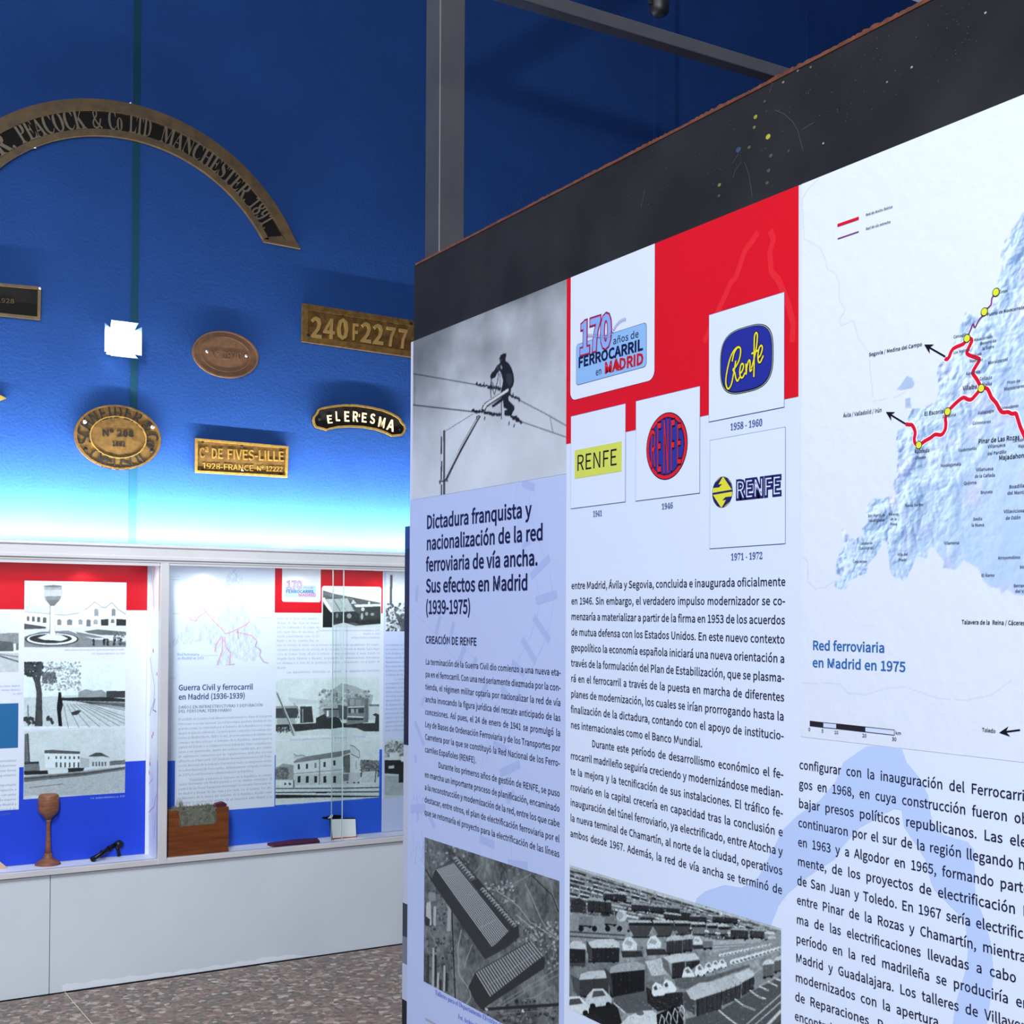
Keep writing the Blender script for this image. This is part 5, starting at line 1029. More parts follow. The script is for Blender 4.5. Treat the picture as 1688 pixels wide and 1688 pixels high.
# mountainous along the north-west border, flat plain to the south-east
P0 = np.array(togrid([(1620, 500), (1420, 1100), (1120, 1450)], ZD)+togrid([(900, 400), (800, 700), (640, 1020), (430, 1350)], ZE_))
dist = np.full((H_, W_), 1e9)
for a, b in zip(P0[:-1], P0[1:]):
    d = b-a; L2 = d@d; t_ = np.clip(((XX-a[0])*d[0]+(YY-a[1])*d[1])/L2, 0, 1); dist = np.minimum(dist, np.hypot(XX-a[0]-t_*d[0], YY-a[1]-t_*d[1]))
mt = np.exp(-(dist/(W_*.16))**2)*1.0+.10
rel = np.clip(shade*.75*mt+(rg_x*1.6-rg_y*.5)*mt*.5, -.26, .14)
colr = np.array([.755, .85, .945])*np.ones((H_, W_, 1))-.03*np.array([1, .9, .6])*(1-np.clip(YY/H_*1.4, 0, 1))[..., None]*0
pinkn = fbm(H_, W_, 50, 2); colr = colr+np.clip(pinkn-.55, 0, 1)[..., None]*np.array([.2, -.04, .06])
low = np.clip((YY/H_-.52)*2.2, 0, 1)[..., None]; colr = colr*(1-.10*low*np.array([1, .7, .5]))
R.im[full] = np.clip((colr+rel[..., None]*np.array([1.1, 1, .75]))[full], 0, 1)
for pts in ([(755, 100), (790, 60), (830, 0), (870, 15), (888, 60), (870, 90), (800, 105)], [(820, 165), (855, 160), (862, 235), (820, 235)]): R.poly(togrid(pts, ZE_), (176, 198, 224), raw=True, noise=20)
for z, P_ in ((ZD, [(180, 70), (100, 150), (60, 220), (75, 510), (140, 540), (190, 570), (230, 660), (245, 735), (300, 755), (330, 820), (330, 950), (375, 1030), (335, 1100), (345, 1145), (435, 1105), (470, 1230), (550, 1345), (560, 1500), (578, 1660)]), (ZE_, [(578, 190), (700, 160), (760, 150), (830, 110)]), (ZE_, [(60, 1330), (100, 1360), (105, 1510), (160, 1565), (230, 1555), (290, 1510)]), (ZF, [(60, 870), (340, 880), (400, 950), (520, 960), (700, 905), (820, 900), (1050, 980), (1250, 1000), (1450, 960), (1600, 850)])):
    R.z = z; R.line(P_, 4, (150, 172, 196), .45)
R.build('map', pf)
A = Art(FP, .0001); RED = (216, 20, 48); PUR = (126, 52, 120)
def rail(z, P_, w=.0030, c=RED):
    if c == RED: A.lineuv([FP.uv(p, z) for p in smooth(P_, 3)], w*1.6, (252, 244, 250), 4)
    A.lineuv([FP.uv(p, z) for p in smooth(P_, 3)], w, c, 5); A.cut('railway_line', pf)
rail(ZD, [(1105, 1380), (1118, 1388), (1135, 1370), (1165, 1310), (1240, 1275), (1262, 1240), (1285, 1235), (1302, 1250), (1285, 1290), (1265, 1340), (1290, 1360), (1340, 1378), (1358, 1392), (1330, 1440), (1308, 1485), (1325, 1515), (1345, 1545), (1372, 1600)])
rail(ZE_, [(1380, 88), (1330, 148), (1305, 172), (1280, 172), (1250, 158), (1215, 178), (1170, 220), (1132, 262), (1115, 310), (1118, 350), (1112, 395), (1085, 432), (1040, 430), (1005, 455), (960, 480), (920, 510), (895, 498), (885, 465), (892, 410), (870, 362), (848, 358), (822, 354)])
rail(ZE_, [(1380, 88), (1420, 92), (1440, 125), (1455, 160), (1490, 200), (1520, 255), (1545, 268), (1575, 265), (1605, 278), (1632, 275), (1645, 305), (1665, 370), (1700, 450), (1740, 540), (1830, 700)])
rail(ZD, [(1480, 897), (1450, 940), (1442, 990), (1400, 1030), (1390, 1060), (1355, 1100), (1325, 1155), (1312, 1128), (1290, 1180), (1268, 1232)], .0013, PUR)
A.lineuv([FP.uv(p, ZD) for p in ((318, 408), (475, 354))], .0026, RED, 5); A.cut('legend_line', pf); A.lineuv([FP.uv(p, ZD) for p in ((320, 506), (475, 453))], .0011, PUR, 5); A.cut('legend_line', pf)
for z, p in ((ZD, (1480, 897)), (ZD, (1395, 1040)), (ZD, (1268, 1235)), (ZD, (1372, 1600)), (ZE_, (1132, 262)), (ZE_, (920, 508))):
    c0 = FP.uv(p, z); A.ell(c0, .0033, .0033, (40, 40, 30), 6, 20); A.ell(c0, .0027, .0027, (226, 232, 60), 7, 20); A.cut('station_dot', pf)
for z, a, b in ((ZD, (1108, 1368), (955, 1280)), (ZE_, (822, 352), (678, 264)), (ZF, (1665, 1220), (1512, 1240))):
    a, b = FP.uv(a, z), FP.uv(b, z); d = (b-a)/np.linalg.norm(b-a); nn = np.array([-d[1], d[0]]); A.lineuv([a, b-d*.004], .0013, (20, 20, 26), 5); A.polyuv([b, b-d*.009+nn*.0038, b-d*.006, b-d*.009-nn*.0038], (20, 20, 26), 6); A.cut('arrow', pf)
A = Art(FP, .0001)
# scale bar
k_ = [A.fr.uv(p, ZF) for p in ((115, 1172), (213, 1184), (313, 1193), (522, 1216), (740, 1240))]; hb = .0024
yb0 = sum(k[1] for k in k_)/5
for i in range(4):
    a, b = k_[i], k_[i+1]; A.polyuv([(a[0], a[1]-hb), (b[0], b[1]-hb), (b[0], b[1]+hb), (a[0], a[1]+hb)], (40, 38, 46), 5)
    if i % 2: A.polyuv([(a[0]+.0005, a[1]-hb+.0006), (b[0]-.0005, b[1]-hb+.0006), (b[0]-.0005, b[1]+hb-.0006), (a[0]+.0005, a[1]+hb-.0006)], (206, 220, 242), 6)
A.build('scale_bar', pf)
A = Art(FP, .0001); DKT = (26, 26, 34); SM = (66, 66, 96)
for z, s_, a, b, cap, c, bo in (
 (ZD, 'Red de Ancho Ibérico', (527, 340), (724, 278), 18, DKT, 0), (ZD, 'Red de vía estrecha', (527, 443), (708, 388), 18, DKT, 0),
 (ZD, 'Segovia / Medina del Campo', (550, 1366), (940, 1288), 25, DKT, 0), (ZD, 'Cotos', (1502, 905), (1566, 894), 20, DKT, .01), (ZD, 'Puerto de Navacerrada', (1415, 1072), (1690, 1015), 22, DKT, .01),
 (ZD, 'Cercedilla', (1170, 1234), (1275, 1214), 21, DKT, .01), (ZD, 'Navacerrada', (1320, 1256), (1455, 1228), 20, SM, 0), (ZD, 'Becerril de', (1365, 1282), (1484, 1258), 20, SM, 0), (ZD, 'la Sierra', (1380, 1318), (1468, 1302), 20, SM, 0), (ZD, 'Los Molinos', (1168, 1348), (1290, 1325), 20, SM, 0), (ZD, 'Collado', (1308, 1368), (1378, 1352), 19, SM, 0), (ZD, 'Mediano', (1288, 1412), (1385, 1396), 20, SM, 0),
 (ZD, 'Moralzarzal', (1422, 1424), (1568, 1396), 21, SM, 0), (ZD, 'Alpedrete', (1260, 1504), (1366, 1484), 21, SM, 0), (ZD, 'Collado', (1360, 1542), (1453, 1528), 22, SM, 0), (ZD, 'Villalba', (1368, 1586), (1452, 1574), 21, SM, 0), (ZD, 'Villalba', (1238, 1614), (1342, 1600), 29, DKT, .012), (ZD, 'Hoyo de', (1562, 1566), (1658, 1552), 20, SM, 0), (ZD, 'Manzanares', (1540, 1616), (1690, 1590), 21, SM, 0),
 (ZE_, 'Ávila / Valladolid / Irún', (363, 305), (648, 262), 27, DKT, 0), (ZE_, 'El Escorial', (960, 292), (1110, 270), 28, DKT, .012), (ZE_, 'El Escorial', (1095, 308), (1196, 292), 20, SM, 0), (ZE_, 'Robledo', (888, 568), (1000, 558), 26, DKT, .012), (ZE_, 'Chavela', (895, 612), (972, 604), 19, SM, 0),
 (ZE_, 'Galapagar', (1355, 282), (1478, 262), 21, SM, 0), (ZE_, 'Torrelodones', (1515, 248), (1655, 226), 21, SM, 0), (ZE_, 'Colmenarejo', (1315, 358), (1452, 342), 20, SM, 0), (ZE_, 'Pinar de Las Rozas', (1358, 498), (1662, 464), 32, DKT, .008), (ZE_, 'Las Rozas', (1615, 486), (1700, 474), 20, SM, 0),
 (ZE_, 'Valdemorillo', (1212, 556), (1348, 540), 20, SM, 0), (ZE_, 'Villanueva', (1428, 530), (1558, 516), 22, SM, 0), (ZE_, 'del Pardillo', (1426, 582), (1566, 566), 22, SM, 0), (ZE_, 'Majadahonda', (1510, 618), (1740, 594), 32, DKT, .006), (ZE_, 'Majadahonda', (1652, 526), (1790, 512), 22, SM, 0), (ZE_, 'Navalagamella', (1080, 668), (1232, 656), 20, SM, 0), (ZE_, 'Villanueva', (1342, 700), (1470, 690), 22, SM, 0), (ZE_, 'de la Cañada', (1332, 748), (1482, 738), 22, SM, 0), (ZE_, 'Quijorna', (1252, 798), (1345, 792), 21, SM, 0),
 (ZE_, 'Brunete', (1375, 866), (1464, 860), 21, SM, 0), (ZE_, 'Boadilla', (1586, 826), (1700, 816), 23, SM, 0), (ZE_, 'del Monte', (1572, 872), (1710, 864), 23, SM, 0), (ZE_, 'Navas del Rey', (820, 962), (955, 954), 20, SM, 0), (ZE_, 'San Martín de', (545, 1036), (674, 1030), 19, SM, 0), (ZE_, 'Valdeiglesias', (552, 1074), (670, 1066), 19, SM, 0), (ZE_, 'Pelayos', (698, 1026), (770, 1022), 18, SM, 0), (ZE_, 'de la', (712, 1060), (756, 1058), 18, SM, 0), (ZE_, 'Presa', (710, 1098), (760, 1096), 18, SM, 0),
 (ZE_, 'Sevilla', (1320, 1062), (1388, 1060), 21, SM, 0), (ZE_, 'la Nueva', (1308, 1106), (1402, 1104), 21, SM, 0), (ZE_, 'Villaviciosa', (1546, 1008), (1700, 1000), 23, SM, 0), (ZE_, 'de Odón', (1560, 1056), (1670, 1050), 23, SM, 0), (ZE_, 'Cadalso de', (484, 1240), (580, 1236), 18, SM, 0), (ZE_, 'Los Vidrios', (486, 1276), (584, 1272), 18, SM, 0), (ZE_, 'Cenicientos', (434, 1374), (538, 1372), 18, SM, 0), (ZE_, 'Villa del', (764, 1322), (838, 1320), 19, SM, 0), (ZE_, 'Prado', (772, 1362), (830, 1360), 19, SM, 0), (ZE_, 'Villamanta', (1106, 1238), (1218, 1236), 20, SM, 0), (ZE_, 'Arroyomolinos', (1503, 1348), (1668, 1342), 21, SM, 0), (ZE_, 'Móstoles', (1664, 1416), (1780, 1414), 22, SM, 0),
 (ZF, 'El Álamo', (1382, 92), (1478, 90), 20, SM, 0), (ZF, 'Serranillos', (1618, 168), (1750, 168), 21, SM, 0), (ZF, 'del Valle', (1630, 208), (1740, 210), 21, SM, 0), (ZF, 'Talavera de la  Reina / Cáceres', (1236, 440), (1702, 448), 30, DKT, .004), (ZF, 'Toledo', (1386, 1232), (1486, 1242), 28, DKT, .012),
 (ZF, '0', (106, 1226), (122, 1228), 24, SM, 0), (ZF, '5', (204, 1238), (219, 1240), 24, SM, 0), (ZF, '10', (298, 1248), (328, 1251), 24, SM, 0), (ZF, '20', (504, 1272), (536, 1275), 25, SM, 0), (ZF, '30', (722, 1298), (756, 1302), 26, SM, 0), (ZF, 'km', (748, 1252), (791, 1257), 24, SM, 0)):
    A.z = z; A.text(s_, a, b, cap, c, 8, bold=max(bo, .012)+.004, res=2); A.cut('place_name', pf)
A = Art(FP, .0001); A.z = ZF; A.text('Red ferroviaria', (134, 630), (668, 651), 66, (44, 104, 170), 5, bold=.026, res=3); A.text('en Madrid en 1975', (134, 756), (822, 793), 66, (44, 104, 170), 5, bold=.026, res=3); A.build('map_title', pf)

# ================================================================== STEEL FRAME
XF = XP+.0135
ya_, yb_ = hit(0, XF, 701, 250)[1], hit(0, XF, 724, 250)[1]
xw = hit(1, yb_, 766, 250)[0]
fr = thing('steel_frame', 'grey square steel post with crossbars behind the printed panel', 'frame', ((XF+xw)/2, (ya_+yb_)/2, 0))
zc = hit(1, ya_-.01, 1000, 40)[2]
MB().box(XF, xw, yb_, ya_, 0, zc+.03).build('post', M['steel'], fr, bevel=.0015)
zt = hit(1, yb_+.012, 1000, 19)[2]; zb_ = hit(1, yb_+.012, 1000, 42)[2]
MB().box(xw, 5.2, yb_+.012, yb_+.036, zb_, zt).build('crossbar', M['steel'], fr, bevel=.0015)
MB().box(XF+.008, XF+.034, -1.0, yb_, zb_, zt).build('crossbar', M['steel'], fr, bevel=.0015)
MB().box(XF-.02+.0, xw+.02, yb_-.02, ya_+.02, 0, .008).build('foot_plate', M['steel'], fr)
MB().box(XF+.0, XF+.04, -.46, -.42, 0, zt).build('post', M['steel'], fr, bevel=.0015)
MB().box(XF, XP+.088, .2, .24, 1.1, 1.14).build('spacer', M['steel'], fr)

# unseen bars added above the view to throw the two dark bands on the wall
WS = FW.pt(FW.uv((775, 135))); CC = SPL+.45*(WS-SPL)
tr_ = thing('shadow_bars', 'added unseen steel beam and brace casting two shadow bands on the blue wall', 'beam', tuple(CC))
def beam(a, b, r):
    a, b = np.array(a), np.array(b); d = (b-a)/np.linalg.norm(b-a); n1 = np.cross(d, [0, 1., 0]); n1 /= np.linalg.norm(n1); n2 = np.array([0, 1., 0])
    v = [p+n1*i*r+n2*j*r for p in (a, b) for i, j in ((-1, -1), (1, -1), (1, 1), (-1, 1))]
    return MB().add(v, [(0, 1, 2, 3), (7, 6, 5, 4), (0, 4, 5, 1), (1, 5, 6, 2), (2, 6, 7, 3), (3, 7, 4, 0)])
w2 = FW.pt(FW.uv((1080, 226))); w3 = FW.pt(FW.uv((960, 30)))
ex = SPL+.45*(w2-SPL)-CC; bx_ = SPL+.45*(w3-SPL)-CC
beam(CC-ex*.04, CC+ex*3.2, .026).build('beam', M['steel'], tr_)
beam(CC, CC+bx_*((ZC-CC[2])/bx_[2]), .026).build('brace', M['steel'], tr_)
e_ = CC+ex*3.2; beam(e_, (e_[0]+.002, e_[1], ZC), .026).build('hanger', M['steel'], tr_)

# hanging spotlight at the top of the frame
u0 = hit(1, 3.6, 1087, 6); u0 = np.array(u0)
sp = thing('track_spotlight', 'black spotlight hanging from the ceiling above the crossbar', 'lamp', (u0[0], u0[1], u0[2]))
MB().lathe((u0[0], u0[1], u0[2]-.045), [(.018, 0), (.034, .012), (.036, .03), (.040, .14), (.03, .16)], 16).build('lamp_head', M['spotblack'], sp, smooth=True)
MB().bar((u0[0], u0[1], u0[2]+.1), (u0[0], u0[1], ZC), .008).build('stem', M['spotblack'], sp)
MB().box(u0[0]-.045, u0[0]-.036, u0[1]-.01, u0[1]+.01, u0[2]-.01, u0[2]+.12).build('bracket', M['spotblack'], sp)

# ================================================================== WALL LAMP
def wpt(px, py, h=0): return FW.uv((px, py))
c0 = hit(1, YW-.12, 205, 560); X_, Z_ = c0[0], c0[2]; hw = .072
wl = thing('wall_floodlight', 'square floodlight shining brightly on the blue wall between the plates', 'lamp', (X_, YW-.05, Z_))
MB().box(X_-.05, X_+.05, YW-.09, YW-.02, Z_-.05, Z_+.05).build('housing', M['lampwhite'], wl, bevel=.004)
MB().box(X_-.012, X_+.012, YW-.02, YW, Z_-.02, Z_+.02).build('bracket', M['lampwhite'], wl)
MB().add([(X_-.05, YW-.088, Z_-.05), (X_+.05, YW-.088, Z_-.05), (X_+.05, YW-.088, Z_+.05), (X_-.05, YW-.088, Z_+.05), (X_-.04, YW-.10, Z_-.04), (X_+.04, YW-.10, Z_-.04), (X_+.04, YW-.10, Z_+.04), (X_-.04, YW-.10, Z_+.04)], [(4, 5, 6, 7), (0, 1, 5, 4), (1, 2, 6, 5), (2, 3, 7, 6), (3, 0, 4, 7)]).build('led_face', M['led'], wl)
refl = mat('reflector', (150, 168, 196), .3, .8)
for a, b, c, d in (((-.05, .05), (.05, .05), (.056, .074), (-.056, .074)), ((-.05, -.05), (.05, -.05), (.056, -.074), (-.056, -.074)), ((-.05, -.05), (-.05, .05), (-.082, .06), (-.082, -.06)), ((.05, -.05), (.05, .05), (.07, .06), (.07, -.06))):
    P_ = [(X_+a[0], YW-.088, Z_+a[1]), (X_+b[0], YW-.088, Z_+b[1]), (X_+c[0], YW-.128, Z_+c[1]), (X_+d[0], YW-.128, Z_+d[1])]
    P2 = [(x, y+.003, z) for x, y, z in P_]
    MB().add(P_+P2, [(0, 1, 2, 3), (7, 6, 5, 4), (0, 4, 5, 1), (1, 5, 6, 2), (2, 6, 7, 3), (3, 7, 4, 0)]).build('reflector_flap', refl, wl)

# ================================================================== PLATES ON THE WALL
def letters3(txt, a, d, size, hx, font, bold, ext, name, m, parent, plane, h, res=1, sp=None):
    q = np.array([-d[1], d[0]]); x = 0; mb = MB(); res = 2
    for ch in txt:
        v, f, adv = glyph(ch, font, bold, ext, res)
        if ch == ' ' and sp: adv = sp
        if len(v): MB().add([plane.pt(a+d*(p[0]+x)*size*hx+q*p[1]*size, h+p[2]*size) for p in v], f).build(name, m, parent)
        x += adv
def line3(txt, p0, p1, cap, name, m, parent, h, font='I', bold=.01, e=.05, z=None):
    a, b = FW.uv(p0, z), FW.uv(p1, z); size = (FW.uv((p0[0], p0[1]-cap), z)[1]-a[1])/capr(font); d = b-a; L = np.linalg.norm(d)
    letters3(txt, a, d/L, size, L/(width(txt, font, bold, 1)*size), font, bold, e, name, m, parent, FW, h)
def scr(plane, c, r, h, parent, m='screw'):
    A_ = np.array([plane.u, [0, 0, 1], plane.n]).T
    MB().lathe(plane.pt(c, h), [(r, 0), (r*.9, .003), (r*.4, .0045)], 12, A_).build('screw', M[m], parent, smooth=True)
def rect_plate(name, label, corners, z, mats, rim, thick, text, lift=.012):
    P_ = [FW.uv(c, z) for c in corners]; c0 = sum(P_)/4
    t = thing(name, label, 'plaque', (c0[0], YW-.002, c0[1]))
    MB().ext(FW, P_, .001, thick).build('plate', M[mats[0]], t, bevel=.0015)
    inn = [c0+(p-c0)*np.array([1-rim/abs(p[0]-c0[0]), 1-rim/abs(p[1]-c0[1])]) for p in P_]
    MB().ring(FW, P_, inn, thick, thick+.007).build('rim', M[mats[1]], t)
    for (s_, a, b, cap, f_, bo) in text: line3(s_, a, b, cap, 'raised_letter', M[mats[2]], t, thick+.001, font=f_, bold=bo, z=z)
    return t, P_, c0
# numbered plate
ZN = (490, 490, 8.44)
t, P_, c0 = rect_plate('number_plate', 'rectangular brass plate with large raised numbers partly behind the panel', [(58, 95), (1700, 350), (1700, 860), (50, 625)], ZN, ('brass', 'brass', 'brass_mid'), .028, .012,
    [('2', (170, 555), (322, 578), 270, 'I', .03), ('4', (345, 570), (500, 594), 270, 'I', .02), ('0', (530, 575), (690, 600), 270, 'I', .03), ('F', (745, 600), (830, 612), 225, 'I', .02), ('2', (866, 622), (1010, 645), 262, 'I', .03), ('2', (1035, 648), (1180, 668), 262, 'I', .03), ('7', (1215, 680), (1345, 700), 258, 'I', .02), ('7', (1385, 708), (1510, 728), 258, 'I', .02)])
for p in ((130, 545), (1555, 385)): scr(FW, FW.uv(p, ZN), .008, .0185, t, 'soot')
# french plate
ZP = (310, 710, 9.929)
t, P_, c0 = rect_plate('brass_plate', 'bright brass rectangular plate with two lines of raised letters', [(105, 128), (1625, 262), (1605, 775), (100, 690)], ZP, ('brass', 'brass_gold', 'brass_gold'), .010, .010,
    [('Cª DE', (165, 440), (560, 462), 160, 'I', .01), ('FIVES-LILLE', (620, 466), (1560, 505), 160, 'I', .01), ('1928-FRANCE', (215, 625), (1060, 665), 96, 'I', .01), ('Nº 12222', (1110, 660), (1540, 672), 80, 'I', .01)])
for p, m in (((228, 192), 'soot'), ((1500, 292), 'soot'), ((228, 632), 'soot'), ((1500, 715), 'soot'), ((866, 262), 'soot'), ((872, 650), 'screw')): scr(FW, FW.uv(p, ZP), .006, .010, t, m)
# dark plate cut by the left edge
ZQ = (0, 450, 16.88)
t, P_, c0 = rect_plate('dark_plate', 'dark rectangular plate with thin rim at the left edge of the view', [(-2600, 80), (1120, 410), (1100, 1330), (-2600, 960)], ZQ, ('soot', 'brass_dark', 'brass_dark'), .012, .012,
    [('Nº 1928', (-420, 810), (390, 865), 120, 'I', 0)])
scr(FW, FW.uv((1085, 450), ZQ), .006, .018, t)

def oval(name, label, cpx, rx, ry, z, m, thick, rot=0.):
    c = FW.uv(cpx, z); n = 64
    t = thing(name, label, 'plaque', (c[0], YW-.002, c[1]))
    o = lambda k: [c+np.array([k*rx*cos(2*pi*i/n), k*ry*sin(2*pi*i/n)]) for i in range(n)]
    MB().ext(FW, o(1), .001, thick).build('plate', M[m], t); MB().ring(FW, o(1), o(.945), thick, thick+.005).build('rim', M[m], t)
    return t, c, o
ZO = (110, 660, 9.929)
c = FW.uv((832, 610), ZO); rx = (FW.uv((1540, 640), ZO)[0]-FW.uv((125, 590), ZO)[0])/2; ry = (FW.uv((832, 85), ZO)[1]-FW.uv((832, 1135), ZO)[1])/2
t, c, o = oval('oval_plate', 'dark brass oval plate with raised lettering and four screws', (832, 610), rx, ry, ZO, 'brass', .012)
MB().ring(FW, o(.66), o(.63), .012, .016).build('inner_ring', M['brass_gold'], t)
def around(txt, c, rx, ry, a0, a1, size, m, parent, h, flip=False, font='I', bold=.01, ext=.08, name='raised_letter', hx=1):
    W_ = [glyph(ch, font, bold, ext, 2)[2] for ch in txt]; tot = sum(W_); x = 0; mb = MB()
    for ch, w in zip(txt, W_):
        v, f, adv = glyph(ch, font, bold, ext, 2)
        t_ = (x+w/2)/tot; a = a0+(a1-a0)*t_; p = c+np.array([rx*cos(a), ry*sin(a)])
        nrm = np.array([cos(a)/rx, sin(a)/ry]); nrm /= np.linalg.norm(nrm); q = nrm if not flip else -nrm; d = np.array([q[1], -q[0]])
        if len(v): MB().add([FW.pt(p+d*(k[0]-w/2)*size*hx+q*(k[1]-.36)*size, h+k[2]*size) for k in v], f).build(name, m, parent)
        x += w
around('SCHNEIDER & Co', c, rx*.79, ry*.80, radians(200), radians(-20), .078, M['soot'], t, .0125, hx=.8, ext=.04)
around('CREUSOT', c, rx*.78, ry*.80, radians(220), radians(320), .080, M['soot'], t, .0125, flip=True, hx=.85, ext=.04)
line3('Nº 288', (565, 590), (1090, 608), 105, 'raised_letter', M['soot'], t, .0125, z=ZO, bold=.02); line3('1892', (730, 755), (950, 765), 75, 'raised_letter', M['soot'], t, .0125, z=ZO, bold=.02)
for p, m in (((285, 355), 'screw'), ((1392, 440), 'screw'), ((300, 805), 'soot'), ((1380, 830), 'soot')): scr(FW, FW.uv(p, ZO), .009, .0125, t, m)
ZC_ = (300, 530, 12.057)
c = FW.uv((855, 665), ZC_); rx = (FW.uv((1512, 720), ZC_)[0]-FW.uv((200, 600), ZC_)[0])/2; ry = (FW.uv((855, 205), ZC_)[1]-FW.uv((855, 1125), ZC_)[1])/2
t, c, o = oval('oval_plate', 'smaller brown copper oval plate with two bright screws', (855, 665), rx, ry, ZC_, 'copper', .010)
MB().ring(FW, o(.76), o(.73), .010, .013).build('inner_ring', M['copper'], t)
line3('Nº 2970', (540, 745), (1180, 775), 150, 'raised_letter', M['copper'], t, .0105, z=ZC_, bold=.01)
for p in ((480, 600), (1260, 690)): scr(FW, FW.uv(p, ZC_), .007, .010, t)
# curved shiny plate
ZX = (500, 650, 9.378)
out = [(122, 400), (130, 350), (175, 300), (200, 240), (250, 215), (400, 185), (600, 162), (800, 165), (1000, 195), (1200, 238), (1350, 298), (1440, 350), (1480, 385), (1500, 430), (1548, 480), (1562, 540), (1540, 600), (1500, 645), (1420, 655), (1340, 660), (1250, 612), (1100, 560), (900, 525), (700, 515), (520, 525), (400, 550), (340, 572), (290, 555), (230, 540), (165, 520), (135, 470)]
U_ = [FW.uv(p, ZX) for p in out]; cc = sum(U_)/len(U_)
inn = []
for i, p in enumerate(U_):
    a, b = U_[i-1], U_[(i+1) % len(U_)]; d = (b-a)/np.linalg.norm(b-a); nn = np.array([d[1], -d[0]]); inn.append(p+nn*.009)
if np.linalg.norm(inn[0]-cc) > np.linalg.norm(U_[0]-cc): inn = [2*p-q_ for p, q_ in zip(U_, inn)]
t = thing('curved_name_plate', 'small curved shiny brass name plate with scalloped ends', 'plaque', (cc[0], YW-.002, cc[1]))
MB().ext(FW, U_, .001, .012).build('plate', M['soot'], t); MB().ring(FW, U_, inn, .012, .020).build('rim', M['brass_gold'], t)
shin = mat('polished_brass', (236, 196, 146), .3, .25, spec=1)
LT = [('E', 350, 455, 120), ('L', 478, 415, 140), ('E', 608, 422, 150), ('R', 735, 420, 150), ('·', 825, 410, 150), ('E', 872, 430, 140), ('S', 1003, 450, 150), ('M', 1122, 500, 155), ('A', 1262, 548, 170)]
for i, (ch, x, y, cap) in enumerate(LT):
    sl = [(-.12), -.05, 0, .05, .05, .08, .14, .22, .28][i]; w = (88, 70, 88, 90, 40, 88, 80, 115, 105)[i]
    line3(ch, (x, y), (x+w, y+w*(sl+.06)), cap, 'raised_letter', shin, t, .013, z=ZX, bold=.02, e=.06)
for p in ((232, 385), (1470, 550)): scr(FW, FW.uv(p, ZX), .009, .012, t, 'soot')
# tip of another plate at the very left
tp = [FW.uv(p) for p in ((-70, 640), (0, 652), (10, 657), (0, 661), (-70, 676))]
t = tag(MB().ext(FW, tp, 0, .012).build('pointed_plate', M['brass_gold']), 'pointed tip of a brass plate at the left edge, level with the lamp', 'plaque')

# great arched plate
op = [(0, 194), (62, 176), (142, 166.5), (227, 174.5), (320, 213), (377, 256), (427, 306), (459, 348)]
ip = [(0, 275.5), (57, 245), (142, 227), (213, 231), (284, 256), (352, 295), (391, 338), (425, 386)]
def circ(P):
    P = np.array([FW.uv(p) for p in P]); Am = np.c_[2*P, np.ones(len(P))]; s_ = np.linalg.lstsq(Am, (P**2).sum(1), rcond=None)[0]
    return s_[:2], math.sqrt(s_[2]+s_[0]**2+s_[1]**2)
co, ro = circ(op); ci, ri = circ(ip)
def arcp(c, r, a0, a1, n=48): return [c+r*np.array([cos(a0+(a1-a0)*i/n), sin(a0+(a1-a0)*i/n)]) for i in range(n+1)]
def ang(c, p): u = FW.uv(p)-c; return math.atan2(u[1], u[0])
ao1 = ang(co, (487, 400)); ai1 = ang(ci, (431, 396)); ao0, ai0 = pi-ao1*.8, pi-ai1*.8
ag = thing('arched_plate', 'great arched dark brass plate with raised letters and pointed end', 'plaque', (co[0], YW-.002, co[1]))
O_ = arcp(co, ro, ao0, ao1); I_ = arcp(ci, ri, ai0, ai1); tip = FW.uv((493.5, 411.5)); cor = FW.uv((433, 400))
mb = MB(); body = O_+[tip, cor]+I_[::-1]
n_ = len(O_)
for i in range(n_-1): mb.ext(FW, [O_[i], O_[i+1], I_[i+1], I_[i]], .001, .010)
mb.ext(FW, [O_[-1], tip, cor, I_[-1]], .001, .010); mb.build('plate', M['brass_dark'], ag)
def band(k0, k1, h0, h1, name, m, cut=0, extra=None):
    mb = MB()
    A_ = [I_[i]+(O_[i]-I_[i])*k1 for i in range(n_)]; B_ = [I_[i]+(O_[i]-I_[i])*k0 for i in range(n_)]
    for i in range(n_-1-cut): mb.ext(FW, [A_[i], A_[i+1], B_[i+1], B_[i]], h0, h1)
    if extra: mb.ext(FW, [A_[n_-1-cut]]+extra+[B_[n_-1-cut]], h0, h1)
    mb.build(name, m, ag)
band(.67, 1.0, .010, .020, 'outer_rim', M['brass_dark'])
band(0, .18, .010, .020, 'inner_rim', M['brass_dark'])
MB().ext(FW, [O_[-1], tip, cor, I_[-1], FW.uv((444, 392)), FW.uv((463, 391)), I_[-1]+(O_[-1]-I_[-1])*.67], .010, .020).build('end_rim', M['brass_dark'], ag)
band(.20, .65, .010, .0115, 'dark_channel', M['soot'])
cm = (co+ci)/2; rm = ri+(ro-ri)*.30
let = mat('arch_letters', (74, 64, 50), .6, .2)
